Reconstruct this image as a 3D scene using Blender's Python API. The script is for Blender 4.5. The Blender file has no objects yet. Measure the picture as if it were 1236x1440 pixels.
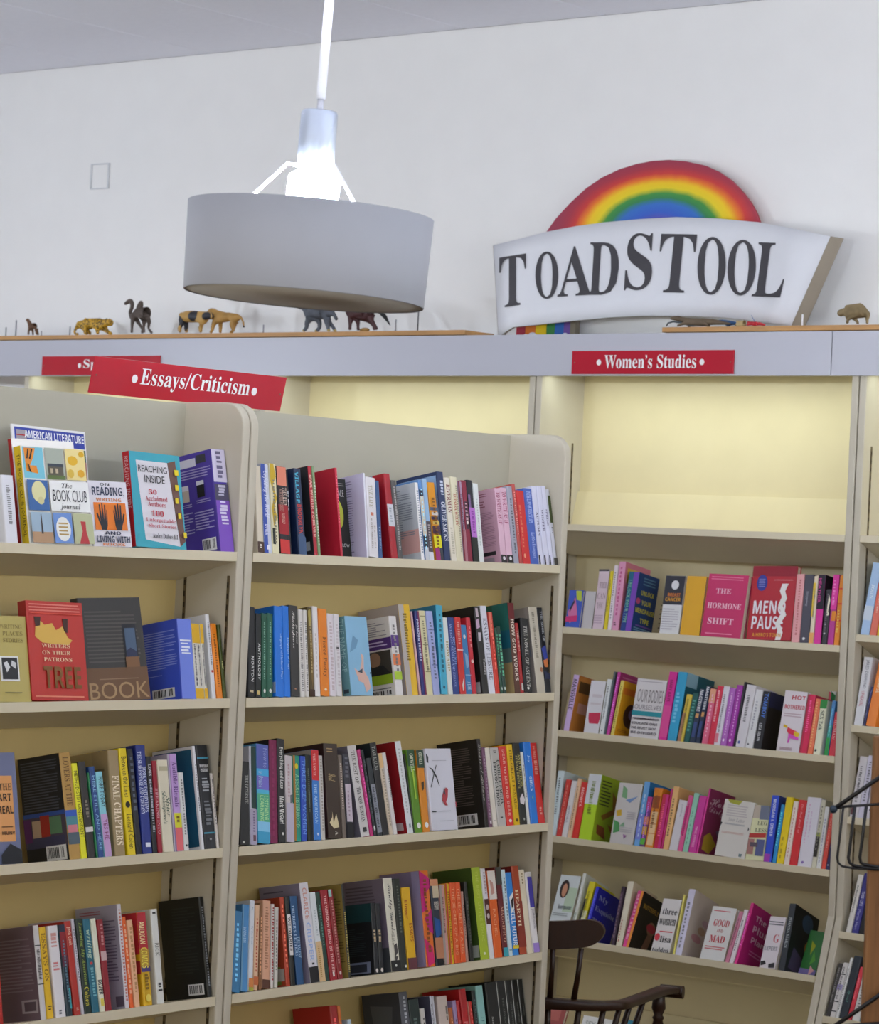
import bpy, bmesh, math, random
from mathutils import Vector, Matrix
random.seed(7)
C = bpy.context.scene.collection
EYE = 1.85
# ---------------------------------------------------------------- camera
YAW, PITCH, ROLL, FPX = math.radians(38.719), math.radians(.666), math.radians(2.697), 4028.9
fwd = Vector((-math.sin(YAW)*math.cos(PITCH), math.cos(YAW)*math.cos(PITCH), math.sin(PITCH)))
rgt = Vector((math.cos(YAW), math.sin(YAW), 0)); up_ = rgt.cross(fwd)
R2 = math.cos(ROLL)*rgt + math.sin(ROLL)*up_; U2 = -math.sin(ROLL)*rgt + math.cos(ROLL)*up_
cam = bpy.data.cameras.new('camera'); camo = bpy.data.objects.new('camera', cam); C.objects.link(camo)
camo.matrix_world = Matrix(((R2.x, U2.x, -fwd.x, 0), (R2.y, U2.y, -fwd.y, 0), (R2.z, U2.z, -fwd.z, EYE), (0, 0, 0, 1)))
cam.sensor_fit = 'HORIZONTAL'; cam.sensor_width = 36; cam.lens = FPX/1236*36
cam.dof.use_dof = True; cam.dof.focus_distance = 6.7; cam.dof.aperture_fstop = 13
cam.clip_start = .05
bpy.context.scene.camera = camo
# ---------------------------------------------------------------- world, lights, exposure
sc = bpy.context.scene
sc.view_settings.view_transform = 'Standard'; sc.view_settings.look = 'None'
sc.view_settings.exposure = 0.0; sc.view_settings.gamma = 1; sc.view_settings.use_curve_mapping = False
W = bpy.data.worlds.new('world'); sc.world = W; W.use_nodes = True
W.node_tree.nodes['Background'].inputs[0].default_value = (.80, .86, 1.0, 1)
W.node_tree.nodes['Background'].inputs[1].default_value = .3
def area(name, loc, size, power, col, rot=(0, 0, 0), spread=180):
    l = bpy.data.lights.new(name, 'AREA'); l.shape = 'RECTANGLE'; l.size, l.size_y = size; l.energy = power; l.color = col
    l.spread = math.radians(spread)
    o = bpy.data.objects.new(name, l); o.location = loc; o.rotation_euler = rot; C.objects.link(o); return o
H = EYE
BULB = 820
for x in (-7.48, -6.26, -5.04, -3.82):      # the fluorescent strips behind the fascia
    area('fascia_strip_light', (x, 7.548, H+.60), (1.12, .03), 1.75, (.90, 1.0, .93), (math.radians(19), 0, 0), 138)
# unseen fill lights added on the right and behind the camera, brightening the shelves
area('shelf_fill_light', (2.9, 3.4, 2.3), (1.1, 6.5), 60, (1, .92, .76), (0, math.radians(90), 0))
area('shelf_fill_light', (-4.5, -1.9, 1.5), (9, 2.0), 135, (1, .92, .74), (math.radians(90), 0, 0))

# ---------------------------------------------------------------- helpers
def lin(h):
    r = []
    for i in (0, 2, 4):
        c = int(h[i:i+2], 16)/255
        r.append(c/12.92 if c <= .04045 else ((c+.055)/1.055)**2.4)
    return r
PAL = dict(W='dcdce0', K='1c1c1e', C='e0d8c0', R='b02028', N='1e2850', B='2f6fc8', G='1f5a3c')
MC = {}
def mat(h, rough=.45, metal=0, spec=.4, noise=0, bump=0, emit=0, key=''):
    h = PAL.get(h, h); k = (h, rough, metal, noise, bump, emit, key)
    if k in MC: return MC[k]
    m = bpy.data.materials.new('paint_'+h); m.use_nodes = True; n = m.node_tree.nodes; L = m.node_tree.links
    b = n['Principled BSDF']; c = lin(h)+[1]
    b.inputs['Base Color'].default_value = c; b.inputs['Roughness'].default_value = rough
    b.inputs['Metallic'].default_value = metal; b.inputs['Specular IOR Level'].default_value = spec
    if emit:
        b.inputs['Emission Color'].default_value = c; b.inputs['Emission Strength'].default_value = emit
    if noise or bump:
        tc = n.new('ShaderNodeTexCoord'); no = n.new('ShaderNodeTexNoise'); no.inputs['Scale'].default_value = 9 if not key else 30
        no.inputs['Detail'].default_value = 6
        mp = n.new('ShaderNodeMapping')
        if key == 'wood': mp.inputs['Scale'].default_value = (.25, 3, 3)
        if key == 'woodz': mp.inputs['Scale'].default_value = (3, 3, .25)
        L.new(tc.outputs['Object'], mp.inputs[0]); L.new(mp.outputs[0], no.inputs[0])
        if noise:
            mx = n.new('ShaderNodeMixRGB'); mx.blend_type = 'MULTIPLY'; mx.inputs[1].default_value = c
            rp = n.new('ShaderNodeValToRGB'); rp.color_ramp.elements[0].position = .3; rp.color_ramp.elements[1].position = .7
            rp.color_ramp.elements[0].color = (1-noise, 1-noise, 1-noise, 1); rp.color_ramp.elements[1].color = (1, 1, 1, 1)
            mx.inputs[0].default_value = 1; L.new(no.outputs[0], rp.inputs[0]); L.new(rp.outputs[0], mx.inputs[2])
            L.new(mx.outputs[0], b.inputs['Base Color'])
        if bump:
            bu = n.new('ShaderNodeBump'); bu.inputs['Strength'].default_value = bump; bu.inputs['Distance'].default_value = .004
            L.new(no.outputs[0], bu.inputs['Height']); L.new(bu.outputs[0], b.inputs['Normal'])
    MC[k] = m; return m
def link(name, me, mats, parent=None, smooth=False):
    o = bpy.data.objects.new(name, me)
    for m in (mats if isinstance(mats, (list, tuple)) else [mats]): me.materials.append(m)
    if smooth:
        for p in me.polygons: p.use_smooth = True
    C.objects.link(o)
    if parent: o.parent = parent
    return o
def tag(o, label, cat, group=None, kind=None):
    if label: o['label'] = label
    if cat: o['category'] = cat
    if group: o['group'] = group
    if kind: o['kind'] = kind
    return o
def empty(name, label, cat, loc=(0, 0, 0), rz=0, group=None):
    o = bpy.data.objects.new(name, None); o.empty_display_size = .05; o.location = loc; o.rotation_euler = (0, 0, rz)
    C.objects.link(o); return tag(o, label, cat, group)
def struct(o): o['kind'] = 'structure'; return o
class MB:
    def __init__(s): s.b = bmesh.new()
    def box(s, a, b, mi=0, M=None, bev=0):
        v = [s.b.verts.new(p) for p in ((a[0], a[1], a[2]), (b[0], a[1], a[2]), (b[0], b[1], a[2]), (a[0], b[1], a[2]),
             (a[0], a[1], b[2]), (b[0], a[1], b[2]), (b[0], b[1], b[2]), (a[0], b[1], b[2]))]
        fs = [s.b.faces.new([v[i] for i in f]) for f in ((3, 2, 1, 0), (4, 5, 6, 7), (0, 1, 5, 4), (1, 2, 6, 5), (2, 3, 7, 6), (3, 0, 4, 7))]
        for f in fs: f.material_index = mi
        if bev: bmesh.ops.bevel(s.b, geom=list({e for f in fs for e in f.edges}), offset=bev, segments=2, affect='EDGES', profile=.5)
        elif M:
            for q in v: q.co = M @ q.co
        return s
    def prism(s, pts, lo, hi, axis=2, mi=0):        # polygon pts extruded along an axis
        def P(p, w): return {0: (w, p[0], p[1]), 1: (p[0], w, p[1]), 2: (p[0], p[1], w)}[axis]
        a = [s.b.verts.new(P(p, lo)) for p in pts]; b = [s.b.verts.new(P(p, hi)) for p in pts]
        n = len(pts); fs = [s.b.faces.new(a[::-1]), s.b.faces.new(b)]
        for i in range(n): fs.append(s.b.faces.new((a[i], a[(i+1) % n], b[(i+1) % n], b[i])))
        for f in fs: f.material_index = mi
        return s
    def tube(s, pts, r, seg=8, mi=0, cap=True):
        pts = [Vector(p) for p in pts]; rs = r if isinstance(r, (list, tuple)) else [r]*len(pts); rings = []
        nrm = None
        for i, p in enumerate(pts):
            t = (pts[min(i+1, len(pts)-1)]-pts[max(i-1, 0)]).normalized()
            if nrm is None: nrm = t.orthogonal().normalized()
            nrm = (nrm - t*nrm.dot(t)).normalized(); bn = t.cross(nrm)
            rings.append([s.b.verts.new(p+rs[i]*(math.cos(2*math.pi*k/seg)*nrm+math.sin(2*math.pi*k/seg)*bn)) for k in range(seg)])
        for i in range(len(rings)-1):
            for k in range(seg):
                f = s.b.faces.new((rings[i][k], rings[i][(k+1) % seg], rings[i+1][(k+1) % seg], rings[i+1][k])); f.material_index = mi; f.smooth = True
        if cap:
            s.b.faces.new(rings[0][::-1]).material_index = mi; s.b.faces.new(rings[-1]).material_index = mi
        return s
    def lathe(s, prof, seg=48, mi=0):
        rings = [[s.b.verts.new((r*math.cos(2*math.pi*k/seg), r*math.sin(2*math.pi*k/seg), z)) for k in range(seg)] for r, z in prof]
        for i in range(len(rings)-1):
            for k in range(seg):
                f = s.b.faces.new((rings[i][k], rings[i][(k+1) % seg], rings[i+1][(k+1) % seg], rings[i+1][k])); f.material_index = mi; f.smooth = True
        return s
    def ball(s, c, r, mi=0, sx=1, sy=1, sz=1):
        M = Matrix.Translation(c) @ Matrix.Diagonal((r*sx, r*sy, r*sz, 1))
        for v in bmesh.ops.create_icosphere(s.b, subdivisions=2, radius=1, matrix=M)['verts']:
            for f in v.link_faces: f.material_index = mi; f.smooth = True
        return s
    def done(s, name, mats, parent=None, M=None, smooth=False):
        bmesh.ops.recalc_face_normals(s.b, faces=s.b.faces)
        if M: s.b.transform(M)
        me = bpy.data.meshes.new(name); s.b.to_mesh(me); s.b.free()
        return link(name, me, mats, parent, smooth)
def ray(x, y): return R2*((x-618)/FPX) + U2*(-(y-720)/FPX) + fwd
def proj(p):
    q = Vector(p)-Vector((0, 0, EYE)); w = q.dot(fwd); return 618+FPX*q.dot(R2)/w, 720-FPX*q.dot(U2)/w
def onX(x, y, X): d = ray(x, y); return Vector((0, 0, EYE))+d*(X/d.x)
def onY(x, y, Y): d = ray(x, y); return Vector((0, 0, EYE))+d*(Y/d.y)
def dep(x, y, D): return Vector((0, 0, EYE))+ray(x, y)*D

# ---------------------------------------------------------------- lettering: outlines of Blender's own built-in glyphs
OFF = dict(b=(0x1D5D4, 0x1D5EE, 0x1D7EC), s=(0x1D400, 0x1D41A, 0x1D7CE), i=(0x1D468, 0x1D482, 0x1D7CE), c=(0x1D4D0, 0x1D4EA, 0x1D7CE))
def styled(t, st):
    if st not in OFF: return t
    u, l, d = OFF[st]; r = ''
    for ch in t:
        if 'A' <= ch <= 'Z': r += chr(u+ord(ch)-65)
        elif 'a' <= ch <= 'z': r += chr(l+ord(ch)-97)
        elif '0' <= ch <= '9': r += chr(d+ord(ch)-48)
        else: r += ch
    return r
TM = {}
def make_texts(reqs):
    tmp = []
    for st, t in sorted(set(reqs)):
        c = bpy.data.curves.new('t', 'FONT'); c.body = styled(t, st); c.dimensions = '2D'; c.fill_mode = 'FRONT'
        c.resolution_u = 3 if (st, t) in BIG else 1
        o = bpy.data.objects.new('t', c); C.objects.link(o); tmp.append((st, t, o, c))
    bpy.context.view_layer.update(); dg = bpy.context.evaluated_depsgraph_get()
    for st, t, o, c in tmp:
        e = o.evaluated_get(dg); m = e.to_mesh()
        v = [(q.co.x, q.co.y) for q in m.vertices]; f = [list(p.vertices) for p in m.polygons]; e.to_mesh_clear()
        x0, x1 = min(a for a, _ in v), max(a for a, _ in v); y0, y1 = min(b for _, b in v), max(b for _, b in v)
        TM[(st, t)] = ([((a-x0)/(x1-x0), (b-y0)/(y1-y0)) for a, b in v], f, (x1-x0)/(y1-y0))
    for st, t, o, c in tmp:
        bpy.data.objects.remove(o); bpy.data.curves.remove(c)

# ---------------------------------------------------------------- the books' table (positions measured along each shelf)
DATA = """@L 1 0 580 3.253
S 30 85 5 285 W;cL 0 70 30 90 9088b0 14
F 100 385 50 118 f0ede6 th=.010 off=.030 sc=a01c1c;n=white-jacketed red-spined book standing behind the picture-grid journal
F 135 425 92 150 e9e6dc th=.020 off=.006 sc=d8b820;cR 2 34 1 33 78c0d0;cP e08a28 4,2 22,2 18,12 12,20 22,20 24,28 6,26;cP 241c18 10,3 12,3 9,13 7,13;cP 241c18 16,3 18,3 13,14 11,13;cP 241c18 8,18 10,19 13,27 11,27;cR 36 65 1 33 a9b0a0;cR 39 63 17 29 5c5648;cR 39 63 17 20 38424c;cR 37 65 29 33 5c7038;cR 42 46 22 27 c0b090;cR 50 54 22 27 c0b090;cR 67 98 1 33 ecd890;cO 70 86 8 18 e0b020;cO 88 97 3 9 d8a820;cO 84 95 22 30 e0a828;cO 68 78 22 31 dcb848;cR 2 34 35 66 3a66a0;cO 8 30 36 58 dcd8a0;cO 16 26 52 60 d0c890;cR 36 98 35 66 eeeeea;cT 55 72 37 42 444444 i The;cT 40 94 44 56 3c3c40 n BOOK CLUB;cT 50 82 58 65 555555 i journal;cR 2 34 68 99 9db4c4;cR 2 34 88 99 b4906c;cP 4a4440 17,70 18,70 19,90 16,90;cR 36 65 68 99 6c90cc;cO 39 62 72 97 e8e8e0;cL 43 58 77 92 b89858 4;cR 67 98 68 99 b8bc94;cP b8383c 78,76 86,76 86,86 90,99 74,99 80,86;sT 20 80 8 92 2c2408 n THE BOOK CLUB JOURNAL;n=journal with a grid of nine small pictures on its front
F 92 428 75 66 e4e2e0 th=.006 off=.062;cR 3 98 2 15 30409c;cR 5 19 4 12 a0989c;cR 5 19 8 9 b02028;cT 16 97 4 10.5 eceef4 b AMERICAN LITERATURE;cR 3 98 16 99 3a5a44;cR 70 98 26 45 a87868;cR 70 98 46 70 503080;n=magazine headed American Literature at the back of the left display
F 430 605 400 310 dcd8de th=.010 off=-.006;cT 30 55 3 7 30303c b ON;cT 8 92 9 24 26304c b READING,;cT 16 82 26 31 c87838 b WRITING;cR 8 92 33 75 e07820;cP 20242c 13,50 17,49 22,62 21,36 24,36 27,60 28,34 31,34 32,60 35,36 38,37 37,62 40,44 42,45 40,68 37,75 24,75 22,68 18,62;cP 20242c 87,50 83,49 78,62 79,36 76,36 73,60 72,34 69,34 68,60 65,36 62,37 63,62 60,44 58,45 60,68 63,75 76,75 78,68 82,62;cT 30 72 77 82 26304c b AND;cT 8 94 84 94 26304c b LIVING WITH;cT 22 80 95 99 d07828 b BOOKS;n=paperback showing two black hands on an orange square
F 632 862 600 183 35a0b0 th=.020 off=.004 sc=b81c24;cP d8d4d8 12,9 74,9 88,97 20,92;cP 6c4c40 74,9 90,6 99,91 88,97;cT 15 72 14 21 202024 n REACHING;cT 26 66 24 32 202024 n INSIDE;cT 32 48 39 44 c02838 s 50;cT 24 68 46 51 c06068 s Acclaimed;cT 28 64 52 57 c06068 s Authors;cT 34 58 61 67 c02838 s 100;cT 22 80 69 74 c06068 s Unforgettable;cT 26 80 75 79 c06068 s Short Stories;cT 32 82 85 90 303038 s Andre Dubus III;cR 85 93 16 22 e8d020;cR 84 91 32 38 e8d020;cR 82 88 46 52 e8d020;cR 85 91 62 68 e8d020;cR 93 99 82 88 e8d020;sT 20 80 5 60 d8a0a0 b REACHING INSIDE;n=teal-covered book with a drawn book and yellow tabs
S 1045 1110 1005 170 4a3898 w=.15;cR 0 60 5 13 d0ccd8;cR 62 85 3 11 3a3a44;cL 4 96 15 25 a8a0d0 4;cR 22 38 30 46 c8b8a8;cR 22 38 30 35 e0d8e0;cR 58 76 28 44 18181c;cR 58 76 28 32 d8d8e0;cL 8 45 48 52 a8a0d0 2;cL 55 90 46 50 a8a0d0 2;cL 5 45 56 78 a8a0d0 8;cL 48 95 57 76 a8a0d0 7;cB 60 94 85 97;sR 0 100 0 32 cfc8dc;sR 0 100 34 50 4c4860;sR 0 100 50 100 7c50b8;sD 25 75 2 30 6a6480 6;sD 20 80 35 47 c0bcd0 4;sD 20 80 51 75 d8d0e8 7
@L 2 0 800 3.253
F -70 30 -90 115 a4d8c0 th=.006 off=.060
F -60 145 -90 215 b8a85c th=.015 off=.004;cT 40 90 10 15 8c7c40 s WRITING;cT 45 90 18 23 8c7c40 s PLACES;cT 45 90 26 31 8c7c40 s STORIES;cR 34 76 47 76 e4e4e0;cR 38 73 49 74 2c2c30;cP d8d8d8 42,55 50,53 56,60 48,66;cP d0d0d0 60,52 70,55 68,62 58,58;cL 40 80 88 91 807848 1
F 148 405 118 152 bc2c20 th=.024 off=.000 sc=9c2018;cL 5 95 2 11 e08070 3;cP dcb050 14,26 24,20 30,24 44,22 50,29 62,25 70,36 78,39 70,44 40,43 24,42 12,36;cP 402014 12,16 24,16 22,25 14,26;cP 402014 62,17 72,17 70,32 64,30;cT 22 72 43 47 e8c8a0 s WRITERS;cT 22 72 50 54 e8c8a0 s ON THEIR;cT 24 74 57 61 e8c8a0 s PATRONS;cT 22 88 66 88 7c5020 b TREE;cL 5 95 95 98 e09070 1;cR 5 95 12 13 d85038;n=red book with a golden flame emblem lettered TREE
F 405 690 330 135 33302c th=.024 off=.028;cL 8 92 12 64 54504a 14;cR 66 88 26 67 1c2028;cR 69 86 30 58 4c6078;cP 28304c 69,58 69,52 76,49 86,53 86,58;cR 0 100 68 100 6c4e34;cR 66 88 58 68 7c5838;cT 3 98 82 98 a88860 n BOOK;cL 20 90 78 80 907458 1;n=dark brown book with a blue window, lettered BOOK
S 845 908 820 230 3c54c4 w=.145;cL 5 95 12 60 8898e0 16;cL 15 60 66 68 8898e0 1;cB 35 85 84 96;sR 0 100 0 100 7084dc;sD 10 90 26 46 e8ecf8 5
S 910 932 885 250 e4e0d4;sR 0 100 0 26 e0b020;sR 0 100 86 100 e0b020;sD 20 60 28 84 303038 26
S 932 948 902 252 e4e0d4;sR 0 100 0 26 e0b020;sR 0 100 86 100 e0b020;sD 20 60 28 84 303038 26
S 948 966 918 252 e4e0d4;sR 0 100 0 26 e0b020;sR 0 100 86 100 e0b020;sD 20 60 28 84 303038 26
S 988 1006 955 208 dcdcdc w=.15;sO 20 80 66 69 b03030
S 1010 1038 975 250 e8861c
S 1039 1054 1010 255 44501c;sD 20 80 50 60 d8d890 6
@L 3 0 1010 3.253
F -110 100 -120 165 6a7090 th=.02 off=.004;cR 36 90 21 80 dc9c5c;cT 60 88 28 34 302010 s THE;cT 55 86 37 44 302010 b ART;cT 55 88 48 55 302010 b REAL;cL 60 85 66 68 604020 1;cT 60 88 71 74 302010 b MUNY;cP 14161c 55,92 76,82 100,88 100,100 55,100
S 320 372 270 158 b48c44 w=.155;cR 0 100 0 100 181a20;cL 6 92 4 52 484c58 18;cR 0 100 53 57 3050a0;cR 0 100 57 86 484050;cR 20 40 60 76 b8a088;cR 40 62 56 78 a02c24;cR 62 90 58 74 588060;cR 5 95 76 86 3c3c58;cR 0 18 58 80 582860;cB 48 96 85 99;sT 25 75 4 50 6c4c20 s LOVERS AT THE;sR 0 100 54 60 3058b0;sR 0 100 60 72 508890;sR 10 90 68 76 c87880;sR 0 100 75 86 506068;n=thick book with street-scene back cover and tan spine
S 374 402 322 207 e4e020;sT 25 80 8 78 3c3c10 n METHODISTS/TRANSCENDENT
S 404 440 355 200 2a2622;sR 5 100 68 73 d8d4d0;sD 30 70 40 60 807868 5
S 440 445 391 250 248050;
S 446 480 402 222 244884;sT 25 80 10 92 88b8d8 n HERE STILL AND HERE
S 484 516 440 245 8cd0dc;sR 0 100 50 100 c4a0cc;sT 25 85 6 42 303c48 n MORE TODAY;sT 25 85 56 80 803060 n YES HE
S 532 582 498 148 9c8760 w=.15;cR 0 60 0 30 a89468;cL 60 90 15 90 786848 12;sT 20 85 24 90 f0e0c0 s FINAL CHAPTERS
S 595 632 545 137 e6cc18;sT 20 85 8 46 28240c n Between the Lines;sO 20 80 50 56 201c10;sT 20 85 62 94 28240c n Leonard Cohen
S 634 662 585 140 14161c w=.15;sD 20 80 8 60 505868 9
S 665 710 632 124 1e3080 w=.15;sT 10 50 6 64 c8d0e8 s THE SHAKESPEARE AND COMPANY;sT 52 90 20 62 c8d0e8 s BOOK OF INTERVIEWS;sR 30 80 90 94 e0e4f0
S 712 736 675 175 16181c;sT 25 85 8 20 d0d0d4 s LEWIS;sD 25 75 24 80 a8acb4 20
S 738 760 706 195 98182c;sT 20 85 30 80 d09098 s BREAKING INTO
S 763 812 730 192 ded6bc w=.145;sR 8 92 7 12 b8b090;sT 12 55 34 70 586858 i Shakespeare's;sT 55 92 40 62 586858 i Sister
S 815 822 780 165 b0a8b8
S 824 858 790 163 c09cd4;sR 0 100 61 76 dcd830;sR 0 100 76 100 e06c70;sT 20 80 8 55 6c4888 s Audible Rituals;sD 25 75 64 72 806820 2
S 861 885 832 248 dcdcd8;sO 30 70 92 95 303030
S 945 958 908 126 e0e0e4 w=.155;cR 3 95 3 97 1c5878;cB 40 70 84 93
S 960 1015 918 122 26282c w=.15;sR 0 100 12 13.5 4898b0;sR 0 100 84 85.5 4898b0;sT 12 88 19 22 e8e8e8 s HAROLD;sT 16 84 23 26 e8e8e8 s BLOOM;sD 15 85 32 46 a8acb0 5;sD 20 80 54 78 787c80 7;sD 35 65 90 92 a0a0a0 1;n=dark grey tall book with teal lines, lettered HAROLD BLOOM;h=authored
S 1017 1030 985 250 d8d0c8
@L 4 0 1220 3.253
S -6 18 -34 290 b02018
S 188 215 150 265 ccc8c4 w=.155;cR 0 100 0 100 6c5c64;cL 10 92 12 70 847880 16;cR 60 96 78 92 a8a0a4;cR 66 92 80 90 584c54;sR 0 100 21 22 303030;sR 0 100 62 63 303030;sD 20 80 26 58 605c58 20
S 217 248 176 275 e0b41c;sT 20 80 6 60 906c10 s ESSAYS ON;sD 20 80 86 92 4c3808 2
S 258 304 218 268 e0dcdc;sD 15 80 8 26 d09890 4;sD 15 80 40 50 d07878 3;sD 30 60 92 97 707078 2
S 306 334 262 263 1c3440;sR 0 100 0 8 282c40;sR 0 100 8 34 8c2028;sR 0 100 34 46 5c2438;sR 60 90 70 92 40a0a8
S 342 372 290 248 b02c20;sT 20 85 6 26 e8c0a8 b Josh Cook;sD 30 70 92 96 d0a090 2
S 374 388 325 235 c4c0c8 w=.14
S 391 424 345 236 1c2c24;sT 25 80 4 70 90a840 i Learning My American;sT 20 85 72 92 c8c040 s Cohen
S 426 462 380 237 1c6478;sT 15 85 10 46 b0ccb0 i writing;sD 30 75 52 84 70b0b8 10;sO 30 70 46 49 c04040
S 465 490 418 234 e0e0c8;sT 10 90 66 82 303438 b DIVER;sR 20 80 86 94 d8c850
S 493 522 450 238 8c1824;sR 5 95 35 45 c8a8a8;sD 30 80 5 30 c08080 6
S 585 606 545 167 d4d0d4 w=.155;cR 0 100 0 100 a8a4b4;cL 52 92 14 74 70687c 20;cR 80 98 88 98 605868;cL 10 60 4 9 a06070 2;sD 25 75 5 94 c07060 28
S 608 628 570 225 e4601c;sD 25 75 8 86 f0b890 14
S 632 658 590 240 e4b088;sD 25 75 8 86 b88858 16
S 676 718 640 205 d8ac1c w=.15;cR 0 100 0 45 c02c34;cR 20 90 12 40 d09c28;cR 0 100 52 66 b02c30;sR 0 100 0 40 b42430;sR 0 100 40 62 b89030;sR 0 100 58 64 483878;sT 10 70 10 34 f0d8a0 b AMERICAN;sT 10 80 38 60 e8d850 b COMICS;sD 25 75 66 84 806010 5;sO 20 80 88 96 f0d860
S 742 775 708 190 d8d8d0;sD 20 80 3 6 303030 1;sT 20 80 36 50 808078 n RICK;sD 20 80 78 88 404040 3
S 986 1006 955 130 1a1c1c w=.16;cL 30 86 8 76 2c3030 22;cB 54 92 86 97;sD 30 70 10 90 8c9094 30;n=wide black book with white barcode against the right panel
@M 1 340 620 4.754
S 108 150 85 170 d8ccb4;sR 0 100 87 100 4c3428;sD 30 70 90 96 e0d8c8 2
S 152 205 122 155 ccd0dc;sR 0 50 0 100 3c54a8;sT 15 80 8 60 e0e4f4 i Unfolding The World;sT 20 80 68 80 d0d4ec b DALE;sR 30 70 91 96 e8e8f0
S 207 255 158 150 e0d8b0;sP c8a828 10,0 60,0 90,14 40,24 95,38 50,48 85,60 30,70 10,50 50,36 5,20;sR 5 45 72 90 202820
S 260 322 206 170 1c1a1e;sR 0 100 0 22 e08468;sR 0 100 44 78 a01c24;sR 0 100 84 100 c83430;sT 50 90 24 44 d8c0b0 s THE RED;sT 12 50 26 52 b08878 s NEW YORK STORIES;sT 20 60 54 66 e0b0a0 s JAMES BALD;n=thick spine changing from orange to black to red
S 324 336 264 190 18181a;sD 25 75 25 50 d8d8dc 5
S 384 432 345 185 1c2c4c w=.13;cO 20 50 14 26 a83028;cO 25 55 42 54 a02c30;cO 15 55 66 78 b03830;cR 20 60 54 64 3070a0;sT 10 60 4 40 48b0c8 b VILLAGE;sT 14 70 42 76 c84030 b BROOKLYN;sP 405878 0,78 50,74 100,80 100,100 0,100
S 486 511 440 168 ac1c2c w=.14;cR 0 100 0 100 24262a;cO 30 80 30 60 485058;cR 60 92 84 94 c0c4c4;sT 20 85 10 80 e0b0a0 b MAX WEBER FOREVER
S 512 531 466 168 7c9468;sD 20 80 18 90 c8d0b8 22
S 662 679 620 180 c82c40 w=.15;cR 0 100 0 100 b41830;cL 15 45 32 50 d87080 6;cL 20 60 54 56 901828 1;n=crimson hardback with plain wide cover beside a black jacket
F 590 738 560 250 20221e th=.012 off=.05;cO 30 78 26 62 b4b83c;cO 50 64 20 28 c8c0b0;cT 30 86 14 22 d8d8d4 n WHALE;cT 60 92 80 84 c8c8c4 n LOW;cL 20 92 5 10 989890 2
S 838 850 812 215 e4e4ec w=.15;cR 0 100 0 100 c8c4dc;cL 10 72 6 92 8c84a4 30
S 852 916 826 246 e0dcdc;sT 20 60 10 38 b0a890 s THE LIFE;sR 30 60 44 48 c87860;sD 25 45 52 90 b0a8a0 16;sD 55 75 60 90 c0b8b0 10
S 918 944 870 264 3c5c88;sD 30 70 60 90 90a8c8 8
S 1006 1046 950 218 a81c28 w=.14;cR 0 72 0 100 a8bcc8;cR 5 60 8 42 7cb080;cL 10 60 10 76 385868 16;cR 45 80 88 96 181c20;sR 0 100 36 62 d0d0d4;sD 25 75 40 58 9098a0 6
S 1048 1081 992 262 54504e;sD 30 70 8 90 a8a4a0 26
@M 1 560 620 4.754
S 156 179 110 278 e8e6e4 w=.14;cR 0 100 0 100 c4c8cc;cR 0 100 60 90 d8a8a0;cL 5 90 6 70 8c9098 22;cL 10 60 84 94 605c5c 3;sD 25 75 10 92 98a0a8 26
S 181 206 132 262 5c88c0;sR 0 100 12 20 202840;sR 0 100 20 70 d4ccb8;sR 0 100 70 84 202428;sR 0 100 84 100 c8ccd0
S 208 238 160 256 98b8d4;sR 0 100 52 90 50484c;sR 0 100 90 100 d8d8dc;sD 25 75 56 86 a8a0a0 10
S 250 300 192 275 d89018;sR 0 100 32 36 50607c;sR 15 100 38 42 d8d0c8;sR 0 90 44 48 3c3050;sR 15 100 50 54 e0c870;sR 0 100 56 66 4c2c40;sR 0 100 68 86 e4dc20;sR 0 60 84 100 a02c70;sR 60 100 84 100 3c4048;n=thick multicoloured spine with orange, yellow and purple blocks
S 312 354 258 206 24345c w=.155;cR 4 96 4 96 88a8cc;sD 30 80 10 28 c8d0e0 5;sT 15 85 34 78 d4d8e0 s OLIVER SACKS
S 357 394 306 246 e4dcc8;sT 20 85 8 42 803c34 s RIVERMAN;sD 25 75 60 92 c0b8a0 12
S 397 440 348 240 dcd4b4;sT 20 60 20 58 b05840 s EUDORA WELTY;sD 60 85 10 90 a8a088 30
S 443 470 400 272 a88ca4;sR 0 100 60 100 a87078;sR 0 30 0 100 802830
S 473 507 425 265 882038;sR 20 80 26 60 3c2834;sD 25 75 28 50 c8a0a8 5;sO 25 70 50 54 f0e8e0
S 510 550 460 262 1c1c24;sR 0 40 18 34 7c6088;sR 0 100 34 70 b870c4;sR 0 100 70 100 202620;sD 25 75 38 66 8c409c 9
S 553 589 508 285 dce0dc;sD 30 60 20 80 b8c0b8 18
S 709 749 666 318 dcb4c4 w=.15;cR 0 100 0 100 c498a8;cL 6 80 4 10 905868 2;cL 20 75 14 24 905868 3;cL 15 92 30 76 a07888 22;cR 35 90 83 88 201c20;cR 40 85 91 99 988890;sT 15 80 5 48 a04c68 s TO WRITE AS IF;sR 0 100 89 100 1c1a1e;sO 30 75 91 96 e0dce0
S 753 796 714 316 dcb4c4;sT 15 80 5 48 a04c68 s TO WRITE AS IF;sR 0 100 89 100 1c1a1e;sO 30 75 91 96 e0dce0
S 798 838 748 305 a0a0ac;
S 840 864 790 290 b85048 w=.15
S 866 920 828 335 cc2c2c;sD 15 40 20 80 d87858 12;sO 15 40 86 92 e8a080
S 922 978 866 318 4460b0;sT 25 75 4 46 b8c8f0 s IN THE LAND OF THE CYCLOPS;sT 25 75 58 92 b0c0ec s Karl Ove Knausgaard
S 981 1015 926 305 d4d4e4;sR 0 30 88 100 1c2028;sT 35 75 30 70 605c78 s AUTUMN
S 1019 1052 968 305 d4d4e4;sR 0 30 88 100 1c2028;sT 35 75 28 62 605c78 s WINTER
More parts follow.
